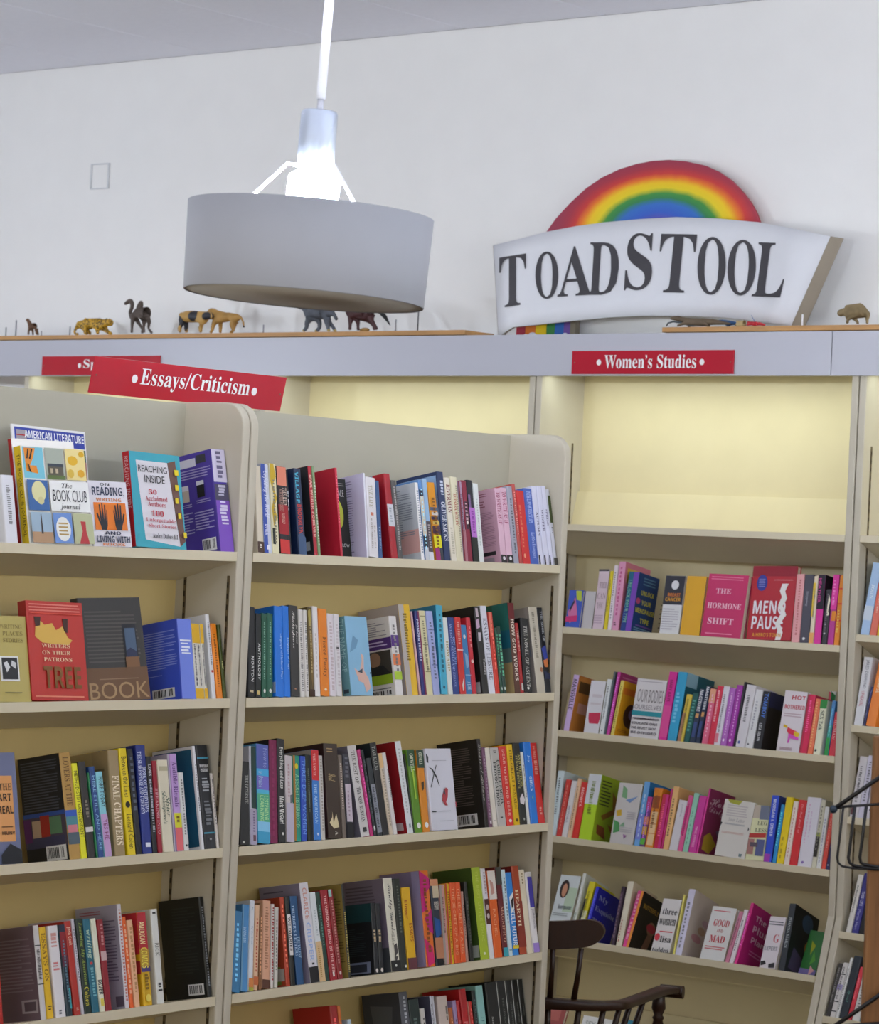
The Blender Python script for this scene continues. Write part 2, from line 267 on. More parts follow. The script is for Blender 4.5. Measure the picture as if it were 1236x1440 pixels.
S 1056 1084 1010 305 d4d4e4;sR 0 30 88 100 1c2028;sT 35 75 26 60 605c78 s SPRING
S 1087 1111 1050 330 c4c4cc;sR 20 100 8 44 38441c;sD 30 70 50 60 303438 3;sR 0 100 90 100 38342c
@M 2 330 820 4.754
S 90 136 96 165 1c1c1c;sT 45 80 50 92 d8d8d4 b NORTON;sD 20 80 92 98 c8b890 1
S 139 179 122 205 181a18;sT 40 80 30 92 d8d8d4 b ANTHOLOGY;sD 20 80 92 98 d0b870 1
S 181 216 134 200 1c5840;sD 35 65 10 80 78a890 24;sO 30 70 90 95 e0e0d8
S 218 256 168 200 205c44;sD 35 65 10 80 78a890 24;sO 30 70 90 95 e0e0d8
S 276 331 204 154 1c74d4 w=.13;cR 60 100 84 96 a0b0c8;sT 60 90 30 80 b8d4f0 n Language of Medieval Plays
S 333 376 262 152 1c74d4;sT 55 90 32 76 b8d4f0 n Language of Plays
S 379 440 302 150 34322e;sT 22 60 6 48 e8e4dc c Shakespeare;sT 64 88 20 42 d0ccc4 i for Lovers;sD 30 60 91 94 c08860 1
S 442 472 388 175 dcd8d0;sD 20 75 14 94 888480 36
S 473 500 414 177 dcd8d0;sD 20 75 14 94 888480 36
S 503 536 425 160 5c4c24;sP b0a050 10,4 60,2 70,20 20,22;sP 806838 20,26 80,30 90,60 60,90 40,80;sR 0 100 92 100 402818
S 539 576 482 155 e4e0dc;sD 30 60 30 80 c8c0b8 10
S 581 636 515 172 e4821c;sT 25 80 32 78 8c4c14 s Fierce Poetry;sO 35 65 91 94 f0e0c0
S 641 681 590 205 e0d8dc;sD 25 75 10 95 c8b8b8 20
S 684 721 640 208 dcd8d8;sD 25 75 40 46 404040 1;sD 25 75 12 90 c8c0c0 18
F 780 926 740 225 88b8d4 th=.026 off=-.002 sc=70a0a8;cP 6c98b8 10,46 30,24 52,30 40,40;cP d8b0a0 40,82 24,66 46,70 60,56 58,46 70,50 66,68 84,78 92,90 70,96 60,84;cP 404850 36,70 60,66 58,72;cO 92 97 70 73 202838;sT 20 80 4 70 b0d8d8 n THE NAME OF;sR 20 80 92 97 303c48;n=light blue book whose front shows an open book with fanned pages
S 1081 1130 1030 220 dcd8d4 w=.14;cL 10 92 5 24 98949c 7;cR 0 100 26 40 503078;cL 10 90 29 37 c8b8dc 2;cR 28 96 42 72 403c38;cO 44 72 43 62 9c7860;cP 1c2024 30,72 40,62 76,60 94,72;cR 30 96 72 84 90b028;cL 34 92 88 91 707478 1;cB 38 96 91 99;sR 0 100 24 38 583480;sR 0 100 48 62 e08050;sR 0 100 70 80 a8c838;n=white paperback with a portrait, purple and green bands on its back
S 1152 1230 1090 142 e4b828 w=.155;cR 0 100 0 100 b0a49c;sR 0 45 0 100 b8b0a8
@M 2 560 820 4.754
S 145 158 82 188 d0a8a8
S 160 190 106 186 282c70;sR 60 100 0 100 802850;sT 10 60 10 60 d0d8f0 b PRONOUN TROUBLE
S 193 236 136 184 dcd4a8;sR 10 90 6 7 908c60;sR 10 90 40 41 908c60;sR 10 90 72 73 908c60
S 239 284 184 187 a4acd8;sR 10 90 22 23 6870a0;sR 10 90 64 65 6870a0
S 288 334 250 150 48acc8 w=.15;cR 0 100 0 100 2c7c9c;cL 8 90 12 80 58a0b8 14;sO 30 60 90 94 284858
S 337 369 290 230 dce0d8;sT 25 75 28 76 b0a070 s HOWARD
S 371 413 322 230 2c4080;sT 15 50 8 90 98a8d8 s AMERICAN NOVELS AND ESSAYS;sT 52 85 14 90 98a8d8 s ON MUSIC
S 416 468 366 228 c82c28;sR 0 100 42 43.5 e0c8c0;sD 20 70 6 36 e0a090 10;sP e0d8d0 30,88 60,80 70,82 50,96 35,96
S 471 513 415 280 3878ac;sO 25 65 14 20 d8d8d0;sP 88a8c4 20,40 70,44 80,60 30,64;sR 0 100 72 73 a0c0d8;sT 20 75 82 94 d0d8e4 s A LIFE
S 516 549 458 230 c02434;sO 20 80 55 60 e0d0c8;sD 30 70 12 40 e09090 5
S 592 642 530 156 2a2828 w=.15;cR 0 100 0 100 181a1a;cL 6 80 12 70 303432 12;cR 60 96 86 98 b8bcbc;sP c8b8c0 20,2 55,2 60,12 20,12;sP c0a0b8 10,16 50,14 60,24 10,26;sP c8c0c8 20,30 60,30 55,40 15,40;sT 50 85 60 78 c8c4c4 s Woodward;n=black book with pale painted diamonds on its spine
S 644 691 580 152 dcdce4;sT 20 80 14 84 84808c s ESSAYS OF LEISURE
S 693 726 640 194 cc3828;sR 0 60 0 30 e07860
S 729 748 668 300 1c4c38;sD 30 90 10 70 58b080 12;sO 30 70 90 95 e0e8e0
S 750 777 700 290 1c3c30;sD 20 80 12 76 68c098 12;sO 30 70 90 95 e0e8e0
S 838 882 786 134 583424 w=.155;cR 0 60 0 30 1c5848;cR 60 100 0 35 247068;cR 0 100 30 50 1c6478;cR 0 100 50 66 58706c;cR 0 100 66 100 b09868;sR 0 100 0 18 6c1c20;sT 25 80 18 86 e8d8c8 b HOW GOD WORKS;n=brown spine lettered HOW GOD WORKS
S 884 908 838 268 a81c20;sT 20 80 10 40 e0b0a0 s THE BIRD;sR 20 80 86 96 c8c8c0
S 912 970 882 240 1c1c1e w=.12;sT 30 75 10 92 b8b8b0 s THE NOVEL OF ASCENT;sO 30 60 92 96 e0e0d8
S 1006 1072 960 163 c4bca8 w=.15;cR 0 100 0 100 989088;cP 808898 20,40 96,50 96,58 20,50;sD 30 60 6 60 8c8474 24;sO 60 90 70 76 a87050
S 1074 1115 1018 165 1c1e24;sT 45 85 4 40 b0b4b8 s THE BOOK OF;sP 3848a0 0,48 80,44 100,62 40,66;sP d07840 10,62 90,60 80,70 20,70;sP 283050 0,74 100,78 100,84 0,84
@M 3 330 1020 4.754
S 38 102 40 250 1e1e1c;sT 50 85 16 50 a8a8a0 s THE LITERATE;sO 20 45 95 98 c8c8c0
S 105 148 76 143 c8c8d0;sR 25 100 0 63 204038;sR 0 100 64 100 b0a8bc;sD 40 80 66 88 786c88 8;sR 40 80 90 96 705058
S 150 231 106 133 58a8d8;sR 0 100 0 25 5c68b4;sR 0 100 25 32 48b0e0;sR 0 100 32 46 7870c8;sR 0 100 46 50 50b8d8;sR 0 100 50 78 58b890;sR 0 100 78 88 88c8e8;sR 0 100 88 100 40a0c8;sT 10 45 28 44 c0e0f0 n In Praise;sT 48 85 4 24 a8b0e0 n How to;sT 20 48 52 78 b8e8a8 b LEARNING;sT 52 85 52 76 b8e8a8 b LISTENING;n=thick spine with blue, violet and green bands lettered LISTENING
S 234 291 168 100 7c1448 w=.14;cR 0 100 0 100 20202c;sD 30 60 5 95 8c2858 14
S 293 344 230 92 1e1e1e;sT 22 78 8 48 e8e8e0 b Everything and Less;sT 22 78 56 82 e8e8e0 b Mark McGurl;sO 45 65 90 93 e0e0d8
S 347 396 298 205 cfc4c4;sP 606468 60,46 95,44 90,54 60,56;sD 30 60 10 50 b89898 10;sO 30 80 90 97 282828;sR 0 100 55 100 c0b8c8
S 400 446 336 205 209078;sR 0 30 0 100 a87830;sO 25 70 9 16 dcc828;sT 25 80 22 84 98d8a8 n A SECRET SISTERHOOD
S 448 486 382 208 2c50b8;sT 20 90 4 92 78a8e8 n THREE DEEP WOMEN
S 489 526 410 200 20281c;sP 607850 40,45 80,44 70,56 45,58;sR 60 100 0 100 18202c
S 531 579 460 167 3c80d0 w=.14;cR 0 100 0 100 a09890;sR 0 100 0 34 d02c2c;sT 20 55 4 30 e8a8a0 s THE NOVEL;sT 20 60 38 82 a8d0f0 b THE AMERICAN;sO 40 60 92 95 e0e8f0
S 581 609 505 205 c8c4bc;sD 25 75 4 90 a0988c 24
S 628 722 575 128 3a2a1c w=.155;cR 0 100 0 100 2c1418;sR 20 60 5 6 c0a070;sR 20 60 8 9 c0a070;sT 20 70 32 40 c8b080 c Sail;sP dccca0 10,84 30,78 34,72 38,84 60,74 70,82 76,88 40,90;sT 45 65 92 97 d8d0c0 s A;n=thick dark brown spine with a small pale sailing boat
S 724 751 665 200 74685c
S 753 796 682 196 34343c;sR 10 100 36 81 c8bcc4;sD 20 80 4 30 6c6c74 5;sD 35 65 44 76 a08c98 7;sR 0 100 82 100 18181c
S 846 906 752 138 d0ccc8 w=.155;cR 0 100 0 100 74707c;cL 6 40 10 40 403c48 10;sT 30 70 6 42 68645c s THE BEST OF;sT 30 70 46 84 38383c s THE NEW RUSSIAN;sR 30 70 90 95 303030
S 908 932 814 163 b82870
S 934 952 838 165 1c2428;sO 20 80 88 94 d8d8d8
S 956 988 880 220 2c3438;sR 10 100 34 96 888c94;sD 25 75 38 90 484c54 20
S 991 1036 902 118 201f1f w=.15;cR 0 100 0 100 1a262a;sT 20 70 4 30 a0a49c s TAVI KALNI
S 1039 1062 945 190 d8c8b0;sR 0 100 0 18 e0b880;sD 25 75 20 90 a89c88 20
S 1064 1091 976 185 dcd8d4;sT 55 95 16 70 404448 s DOUBLE WORDS
S 1157 1198 1070 108 dce0e0 w=.155;cR 0 100 0 100 94101c;cR 62 92 88 96 c8b8b8;sD 30 60 8 80 b8bcb8 20;sR 35 65 90 94 90a0a0;n=tall white-spined book with a wide red back cover
@M 3 550 1010 4.754
S 153 158 85 240 303830
S 160 213 98 210 5c8c20;sR 0 100 0 20 2c5030;sT 30 75 5 27 d8dcc0 s ORWELL;sP a8c840 40,24 60,24 60,60 45,60;sO 25 75 88 95 e8e8e0
S 216 262 165 214 d8881c;sR 0 100 0 22 2c4434;sT 30 75 3 18 d8dcc0 s ORWELL;sP 403018 30,40 70,38 60,48 35,50;sO 25 75 88 95 e8e8e0
F 270 446 228 210 d4d4dc th=.012 off=.000;cP 303438 2,6 10,10 8,18 2,16;cP 283030 6,22 22,25 36,34 44,46 41,46 33,36 20,27;cP 283030 36,20 38,21 10,48 8,47;cP b04048 54,54 66,48 74,50 70,60 62,66 68,70 58,70 48,64 50,58;cP 404850 54,54 60,48 62,58;cP 303840 4,76 20,77 20,78 4,78;cL 20 82 14 16 b0b0b8 1;cL 30 80 76 78 a8a8b0 1;cL 30 85 88 90 a8a8b0 1;cR 95 100 66 72 a83848;n=white book with crossed lines and a small red shape
S 637 664 580 138 241c18 w=.155;cR 0 100 0 100 1c1a18;cL 10 80 8 74 585050 26;cB 34 84 83 96;sT 20 90 6 70 a8a49c c Lovers at Auburn;n=tall black back cover with a white barcode beside the white front
S 666 690 610 195 704860;sD 30 70 10 90 a08898 20;sD 20 80 92 97 e0d8d8 1
S 693 726 634 197 dcd4c4;sD 30 60 92 94 303030 1
S 728 786 670 197 bcb8b0;sT 14 48 18 74 242424 s PROVOCATIONS;sT 55 88 16 72 242424 s CAMILLE PAGLIA;sD 25 70 4 8 504c48 2;sR 30 60 88 90 504c48
S 788 837 733 188 d43028;sT 30 65 4 88 e8b0a0 b DEAR TO ME AND DEAR;sO 30 70 92 96 e8d8d0
S 839 880 785 175 e0b410;sT 35 75 6 80 80600c s THE GREAT FEMALE;sO 30 70 92 96 604808
S 882 931 826 165 242620;sT 15 45 16 56 c0b870 s SUNDAY BRUNCH;sT 50 85 14 54 c0b870 s AND WRITERS;sP e0d8d8 20,68 60,62 90,70 70,76 20,74;sO 40 60 92 95 c0c0b8
S 933 952 878 225 dcdcd4
S 956 1006 902 160 2878d0;sT 30 65 16 26 d0e4f4 n Joy;sT 30 65 42 60 d0e4f4 b GIRLS;sP 90c878 40,68 60,64 50,72
S 1008 1053 958 165 cc2c28;sT 30 60 4 20 e8b8a8 n IN TREES;sD 20 80 22 40 e0a090 8;sD 25 65 80 90 e0a090 3
@M 4 310 1210 4.754
S 76 130 96 350 3c7ca8
S 132 180 98 300 4c8cc0;sT 20 60 26 44 a8c8e0 b WOMEN;sR 0 20 0 100 6c9cb8
S 183 216 108 272 d8dce0;sT 30 60 6 14 7890a8 n Pi;sT 25 65 18 74 90a0b0 n By the Book;sR 0 100 86 96 d08040;sR 0 100 96 100 a0a030
S 218 250 162 300 dcb490;sD 30 70 16 80 b05038 16;sR 0 100 84 94 c06838
S 256 276 178 290 885c38
S 278 329 215 275 d8a484;sD 25 75 8 80 a87858 24;sR 0 100 90 100 5c3828
S 331 355 256 296 d8d0c8;sD 20 80 4 92 a03c38 26
S 358 384 284 318 ccc8bc w=.13;cR 0 100 0 100 b8b4a8;
S 440 470 396 248 b03c20 w=.15;cR 0 100 0 100 a03c20;cR 20 78 10 70 c0bcb4;cR 50 90 78 98 607828;cR 78 98 80 94 b8b0a8;cL 40 70 22 66 787468 12;n=rust-red book with a large grey label on its back cover
S 473 504 402 248 20221c;sR 20 95 20 66 e0dcd8;sT 30 80 22 64 484440 b WE DIARIES
S 512 561 442 243 20507c;cR 0 100 0 100 183858;sT 12 48 10 68 a8c4dc s THURBER'S LETTERS;sT 52 86 46 70 a8c4dc s THE TALENT;
S 602 662 527 152 dcd8dc w=.155;cR 0 100 0 100 948ca0;cL 10 60 5 8 645c70 1;sT 25 70 5 36 d09c90 b CLARICE;sT 25 70 40 78 a0b8e0 b CRISPER;sR 0 100 84 100 1c1a1c;sD 35 65 80 83 303030 1;n=tall lilac-white book with a black foot
S 664 704 592 215 dce0e0;sR 0 100 55 100 d8b888;sD 25 60 60 96 b08848 16;sD 30 60 20 50 b8c0c0 10
S 706 735 636 210 183c30
S 738 786 666 200 a01c28;sT 35 70 6 92 e8b8b0 b THE WINDOW BLIND OF THE RED;sP e8e0d8 35,91 60,91 60,96 35,96
S 788 822 716 195 8c2024;sR 0 60 0 8 a0d0c8;sD 30 70 12 84 c88880 22;sO 30 70 91 95 d8c0b8
S 858 876 806 158 24241c w=.155;cR 0 100 0 100 a08c48;cL 62 95 14 84 706028 24;sD 20 80 30 95 b8a858 30
S 1032 1063 1002 288 181c20 w=.145;cR 0 100 0 100 16181c;cR 0 100 0 26 184044;cL 12 84 34 74 2c3438 14;cR 38 92 82 98 788098;cR 46 84 85 96 303440;sD 25 75 38 56 c8b088 4;sO 25 75 92 98 e0d8d0
S 1065 1096 1034 290 181c20;sD 25 75 38 56 c8b088 4;sO 25 75 92 98 e0d8d0
S 1144 1206 1084 120 dcd8c4 w=.155;cR 0 100 0 100 7c7080;cL 6 76 6 70 5c5460 18;cR 70 100 74 100 484c50;sT 30 75 6 60 202020 c Saintly Gumbo;sT 35 65 60 72 706c60 c Letters;sP 403c38 50,72 80,70 85,80 55,84 85,84 60,90 50,88;sR 0 100 88 100 1c1c1c;sO 40 60 92 95 e8e8e0;n=tall cream spine with black script lettering
@M 4 540 1200 4.754
S 112 160 56 172 20261e;sD 40 70 8 60 60685c 16;sO 60 90 94 97 d8d8d0
S 165 223 115 232 dcac18;sT 20 50 14 42 a8541c b Elmer;sT 50 85 44 66 a8541c b ESSAYS;sR 0 100 86 100 603038;n=yellow spine with orange lettering over a maroon foot
S 284 346 232 120 dc701c w=.155;cR 0 100 0 100 8c80a4;cR 80 100 0 100 a098c0;sP c01870 0,0 100,8 100,18 30,26 60,40 0,44;sP b81878 20,50 100,40 100,66 60,64;sP d01c68 0,70 80,80 90,96 20,100;n=bright orange and magenta marbled spine
S 352 403 305 175 202838;sR 0 100 0 8 c88860;sR 20 100 8 22 c8b898;sT 25 85 26 36 d8d0c0 s THE ODDS;sP 1c5090 10,44 90,48 90,64 20,70;sR 0 100 68 92 b87c58;sO 20 90 92 100 181818
S 406 442 370 212 c89088;sR 0 40 0 100 a0988c
S 444 473 390 205 dcb018;sR 0 35 0 100 b83c28;sD 40 80 10 90 8c6810 26
S 479 516 428 200 dc5418;sT 25 70 6 90 f0b080 n THE SECRET OF A BIG
S 518 553 464 198 dc5418;sT 25 70 6 90 f0b080 n THE SECRET OF A BIG
S 555 573 503 256 b08878
S 582 606 500 196 1c1e1a w=.13;cR 0 100 0 100 1a1c18;sD 30 70 20 80 585c50 14
S 652 712 586 95 a4b828 w=.155;cR 0 100 0 100 405820;cR 82 98 84 97 b8bcb0;sT 35 65 4 80 c0cc58 n THE BEST LITTLE EDUC;sO 35 60 92 95 e0e4c8;n=tall lime-green spine with dark green back cover
S 714 746 648 102 e0dcdc;sR 0 100 34 62 50241c;sO 20 80 40 46 c8b8b0;sO 20 80 50 56 c8b8b0;sD 30 70 4 30 b09898 8
S 749 800 692 118 dc601c;sR 0 100 0 33 e0d8cc;sP c09080 20,10 60,14 70,26 30,28;sT 25 60 40 86 f0a878 n RACHEL
S 804 841 748 92 64161c;sR 0 100 0 20 404038;sT 30 80 44 84 c89880 s MAGNIFICO;sR 10 100 90 100 38a0b0
S 843 871 782 110 c8dce0;sR 10 90 92 94 88a8b0
S 873 912 814 130 2c84d0;sP e8e8e4 20,30 90,24 90,44 30,50;sP 101418 40,34 80,30 80,40 45,44;sT 15 85 46 92 e8ecf0 b TELL FUTURE;sR 0 100 88 92 d8c030;n=blue spine with bold black and white lettering
S 916 966 880 86 a84420 w=.15;cR 0 100 0 100 6c1414;sR 0 100 40 92 883020;sT 20 60 26 70 ecd8b0 s HEARTH
S 969 1005 934 110 e0d4b8;sD 30 60 4 18 8c7c50 4
S 1008 1050 966 125 e4e0dc;sR 20 95 6 44 5048a8;sT 30 75 46 70 504c58 n JOAN DIDION;sR 0 100 88 100 9c80c8
@M 5 560 1340 5.618
H -480 -456 420 d8702c
H -540 -482 420 a82420
H -400 -370 528 b8ccd8
H 2 70 314 54565c;cR 0 100 0 100 3c3e44;cP 54585c 20,10 80,12 70,40 30,44;sD 40 70 4 60 b0b4b8 16;n=tall grey book with mottled back cover at the bottom
H 76 160 372 20302c
H 172 208 442 d4d0c8;sD 40 70 10 40 383838 6
H 252 272 340 c8c8d0;cR 0 100 0 100 545468
H 275 292 340 c8c8d0
H 322 414 345 d0c0b4;sD 70 90 10 30 787068 2
H 432 464 428 b46030
H 466 498 372 a48cb4
H 502 528 372 c02c30;sT 20 80 10 60 e08888 n RADI
H 532 590 282 b82024;sT 20 75 26 64 d87878 b FREE
H 594 606 376 b87868
H 608 644 378 c83028
H 646 676 288 1c2828
H 680 744 252 90c4bc;sT 30 70 30 56 387878 n J J WILSON;sR 10 90 64 65 387878
H 770 872 225 1a1c1a;sR 95 100 0 100 c8c8c0;sT 24 38 30 62 b8b8b0 s Saint Stories;sD 55 70 40 62 686c64 8;n=widest black volume of the matching set at the bottom right
H 876 950 212 1a1c1a;sR 92 100 0 100 c8c8c0;sT 40 60 16 54 70746c s THE ADVENTURES
H 954 1010 205 1a1c1a;sR 92 100 0 100 c8c8c0;sT 40 60 16 54 70746c s BEST WRITER
H 1014 1066 198 1a1c1a;sR 92 100 0 100 c8c8c0;sT 40 60 16 54 70746c s NEW POEMS
H 1070 1112 192 1a1c1a;sR 92 100 0 100 909088;sT 40 60 16 54 70746c s LETTERS
@W 1 780 770 5.618
F 78 190 90 335 3c58b8 th=.012 off=.004;cP b8c838 50,2 90,2 96,30 60,26;cP d070a0 10,60 50,20 70,50 80,72 30,90;cP 20243c 20,50 46,26 50,34 24,60;cP c82c70 0,72 80,68 80,84 0,86;n=small book with a bright blue, yellow and pink cover
F 205 290 222 345 c4c0c0 th=.010 off=.012
F 296 384 345 170 d8c4cc th=.02 off=.006;cR 0 100 0 3.5 242026;cT 25 92 22 32 a89098 s FREE;cT 15 92 40 50 a89098 s CAN;cT 22 80 56 66 a89098 s YOU;cL 10 90 76 92 b8a0b0 4;n=pale pink cover with a dark top edge
S 384 410 438 184 e0cc20
S 414 446 470 140 e8dce0;
S 448 502 510 112 dc98b8;cR 0 100 0 100 d88090;cR 10 100 8 30 d8b840;sD 30 60 8 80 c05888 12;sD 20 60 88 94 704050 2
S 518 600 590 190 1c6484;cR 0 100 0 100 143c74;sR 48 100 0 100 7440b0;sR 0 48 60 100 1c3c88;sT 10 42 14 86 90c8a0 n UNLOCK YOUR TYPE;cL 26 84 5 20 5888a8 3;cT 22 84 28 36 d8d040 b UNLOCK;cT 30 76 44 52 d8d040 b YOUR;cT 6 96 58 66 d8d040 b MENOPAUSE;cT 34 76 74 82 d8d040 b TYPE;cO 2 22 42 52 c04c78;cR 16 90 86 88 7850b0;cL 8 96 90 97 70a0b8 2;n=navy book with a purple spine edge and yellow title
F 822 976 882 220 e0e0e0 th=.012 off=.006;cR 0 100 0 50 2c2c38;cO 34 72 8 24 e4e4e8;cT 22 86 30 36 e08030 b BREAST;cT 12 90 38 44 e0a030 b CANCER;cL 8 90 56 94 b8b4bc 9;cP 202028 -5,51 3,52 -5,54;cP 202028 -5,58 3,59 -5,61;cP 202028 -5,66 3,67 -5,69;cP 202028 -5,74 3,75 -5,77;cP 202028 -5,82 3,83 -5,85;cP 202028 -5,90 3,91 -5,93;n=spiral notebook with charcoal top half and white lower half
F 985 1140 1046 224 e0a81c th=.014 off=.004
@W 1 980 770 5.618
F 25 340 97 205 c82c64 th=.026 off=.000;cL 8 88 3 10 e07898 2;cT 24 62 23 31 f0c0d0 s THE;cT 8 92 46 55 f0c0d0 s HORMONE;cT 14 78 70 80 f0c0d0 s SHIFT;cL 12 80 93 97 e88ca8 1;n=pink book lettered THE HORMONE SHIFT
F 385 760 445 146 b41c2c th=.022 off=.012;cR 0 100 0 14 94182c;cO 12 36 12 34 303490;cL 17 31 17 29 8088c8 5;cL 50 92 18 20 e0a0a0 1;cT 10 82 47 65 ece4e8 b MENO;cT 10 80 68 86 ece4e8 b PAUSE;cP e8e4e0 70,24 84,24 78,34 84,44 76,54 86,66 74,78 82,90 78,100 66,100 70,88 64,76 74,64 66,52 72,42 66,34;cT 14 78 91 96 e0a030 b A HERO'S TOWN;n=large crimson book lettered MENO PAUSE
S 742 806 790 210 e0a0a0;sD 40 65 8 90 c07070 20
S 808 880 850 215 44404c;sT 30 60 14 70 a09ca8 i Stepping;sO 30 60 92 96 e0e0e0;cR 0 100 0 100 241c24
S 882 916 926 225 e0d4b8;sR 0 60 10 60 e0c040;sR 0 100 84 100 e8a860
S 920 975 964 215 d81c94 w=.15;cR 0 100 0 100 1c1820;sR 0 100 0 50 201828;sT 10 50 4 44 d84098 n HEATHER;n=magenta and black book with slanted lettering
S 977 1024 1020 330 201820;sP e8e0c8 60,10 90,20 70,40 95,46 40,50;sO 30 60 62 66 e0d8d8;sO 30 60 78 82 e0d8d8
S 1026 1074 1078 214 b8288c;sR 0 100 0 50 e0389c;sR 30 100 52 66 e08820;sD 20 60 8 46 f088c8 8
S 1077 1118 1118 220 e88c20;sR 0 100 18 20 e04020;sR 0 100 40 42 e04020;sR 0 100 64 66 e04020;sD 30 70 50 84 f0d060 8
@W 2 780 930 5.618
S 66 112 150 105 ccb0dc;cR 0 100 0 100 c88038;cR 10 80 10 30 60401c;cR 20 90 48 66 d8a090;sT 15 85 8 62 40344c b MANSVILLE;n=lilac spine beside an orange photographic cover
F 225 345 290 150 dcdade th=.012 off=.004;cP c82c50 18,62 96,60 98,70 90,82 30,82 20,72;cR 25 90 26 32 d0c8cc;cR 20 90 42 46 d0c8cc;n=white cover with a red brush mark
S 347 386 414 140 e0e4e4;cR 0 100 0 100 d8dce0;sO 40 60 92 95 303438
S 388 402 466 80 586468
S 403 432 494 82 c8409c w=.16;cR 0 100 0 100 a02c6c;cL 10 90 5 20 c06890 3
S 438 468 522 150 e0cc60;cR 0 100 0 100 e0a018;cR 6 90 12 24 d87820;cO 26 96 38 82 4c2c20;cO 50 90 46 66 7c6c90;cL 10 60 86 92 c07818 2;n=golden-orange cover with a dark oval figure
F 580 815 658 135 dcd8d8 th=.022 off=.004;cL 4 96 3 6 b0a8ac 1;cT 10 44 18 40 8c8484 n OUR;cT 48 96 18 40 8c8484 n BODIES;cT 6 96 44 52 8c8488 n OURSELVES;cR 0 100 55 63 208c98;cL 6 96 66 70 585058 1;cT 10 94 66 70 504850 b WOMEN ABOUT;cT 6 92 74 78 504850 b EDUCATE ONE;cT 6 90 82 86 504850 b WE MUST NOT;cT 8 94 90 94 504850 b BE DIVIDED;n=white book with a teal band lettered OUR BODIES
S 818 882 906 80 d82c94;sT 30 65 12 44 8c1850 b MARY KAYE;sR 0 100 50 96 e04c98
S 886 960 978 82 34a4d0 w=.16;cR 0 100 0 100 1c5c6c;cR 0 40 0 20 90b8c8;sD 20 60 30 76 78c8e8 8
S 968 1012 1042 260 d8c048;sR 0 60 40 100 b08068
S 1014 1060 1092 250 205c58;sD 20 80 14 80 58a090 10
S 1062 1104 1130 215 28344c;sT 20 80 2 42 e0e4e8 b NAGITUBE;sR 20 80 46 54 d8a060;sR 20 80 62 90 384c80
S 1106 1142 1166 190 28344c;sT 20 80 2 42 e0e4e8 b NAGITUBE;sR 20 80 46 54 d8a060;sR 20 80 62 90 384c80
@W 2 980 930 5.618
S 34 80 112 215 e06888;sR 0 100 0 26 e0a080;sD 40 70 10 90 f0b8c8 12
S 82 128 145 192 d8304c;sT 30 60 6 66 f8dce0 b BEST REVENGE SEX
S 130 178 206 195 e0dce4;sR 0 60 80 96 e08090
S 180 228 256 210 b468c0;sD 40 65 8 84 e0b0e0 16;sO 30 60 88 93 f0e0f0
S 230 282 306 185 a434a4;sD 40 65 8 84 e0a0e0 16;sO 30 60 88 93 f0e0f0
S 284 300 358 160 2c2830
S 302 376 396 185 dcd8dc;sO 20 45 90 95 4858a0;sR 20 60 22 23 a0a0a8
S 380 440 458 222 dcdcdc;sO 20 45 92 95 303038;sD 30 60 20 70 a8a8b0 10
S 446 508 520 235 1c1c20 w=.15;cR 0 100 0 100 201c1c;cR 0 100 0 26 20244c;cP c8b8a8 60,30 68,32 60,50 66,56;cP 808080 56,60 60,96 56,96;sT 30 80 4 46 4878d0 b TOMBOY;sT 25 60 56 86 d0d0d0 b LISA SELIN;n=black book lettered TOMBOY in blue
F 625 810 715 232 dcd4d8 th=.018 off=.004;cT 36 96 7 14 c03040 b HOT;cT 10 98 23 30 c03040 b BOTHERED;cL 12 94 36 44 c0a8b0 2;cP d82c48 38,60 50,62 80,66 92,70 80,78 50,74 36,66;cP e0b828 20,56 36,58 34,62 18,60;cP e0c020 68,66 92,68 90,74 70,76;cP d050b8 46,70 92,76 92,80 54,78 52,86 46,86;cT 18 70 93 98 a07880 b DANGEROUS;n=pale cover with a red dog on a pink stool
S 812 872 886 262 d81c50 w=.11;cR 0 100 0 100 c02848;sR 0 30 0 100 b82848
S 874 916 942 295 e87850 w=.11;sD 30 60 6 90 f0c078 16
S 920 974 986 302 e4e4c8 w=.11;sR 0 100 0 16 30883c;sT 25 75 20 56 404438 s SEX Talk;sO 20 50 90 95 303430
F 975 1030 1050 235 e0dcd8 th=.006 off=.14;cP d85060 0,0 60,4 40,24 0,24;cP 1c6c30 30,0 100,6 90,30 50,24;cO 40 90 30 50 282860
S 1010 1040 1074 310 4888c8 w=.11;sR 0 100 45 70 40a090;sR 0 100 68 100 309848
S 1042 1094 1096 400 cc2c3c;sT 20 60 16 66 e8a8a8 s HUMAN
@W 3 770 1070 5.618
S 12 62 82 76 ccdce0
S 64 104 145 145 cc3c34;sD 40 65 10 90 e89080 14
S 107 150 192 155 e0dcdc;sT 30 65 44 74 786c88 s MUTUALS
S 152 184 226 136 e8c098
S 188 236 270 165 d8342c;sT 25 65 10 44 f0c8c0 b MONICA
S 242 342 332 100 b4d820 w=.15;cR 0 100 0 100 a0b828;cL 6 44 6 46 40481c 8;cP 98681c 50,20 70,30 76,50 30,66 20,60 60,46;cP 8c4c28 10,74 40,76 50,94 14,88;cP a06c28 50,70 92,76 76,88;sR 0 100 0 46 d8dce0;n=lime green floral book with white upper spine
F 486 674 576 170 ccc8c4 th=.014 off=.002;cP 78a878 20,4 40,10 44,26 22,24;cP 7090c0 40,28 90,20 60,32;cP d0a828 8,46 30,44 34,54 14,56;cP 509858 6,62 30,66 36,80 10,84;cP 88b090 30,72 50,64 54,72;cP a06ca0 54,84 70,86 60,92;cL 56 92 46 60 b0acb0 4;cL 40 90 72 82 b8b4b8 3;n=white book with scattered butterflies and leaves
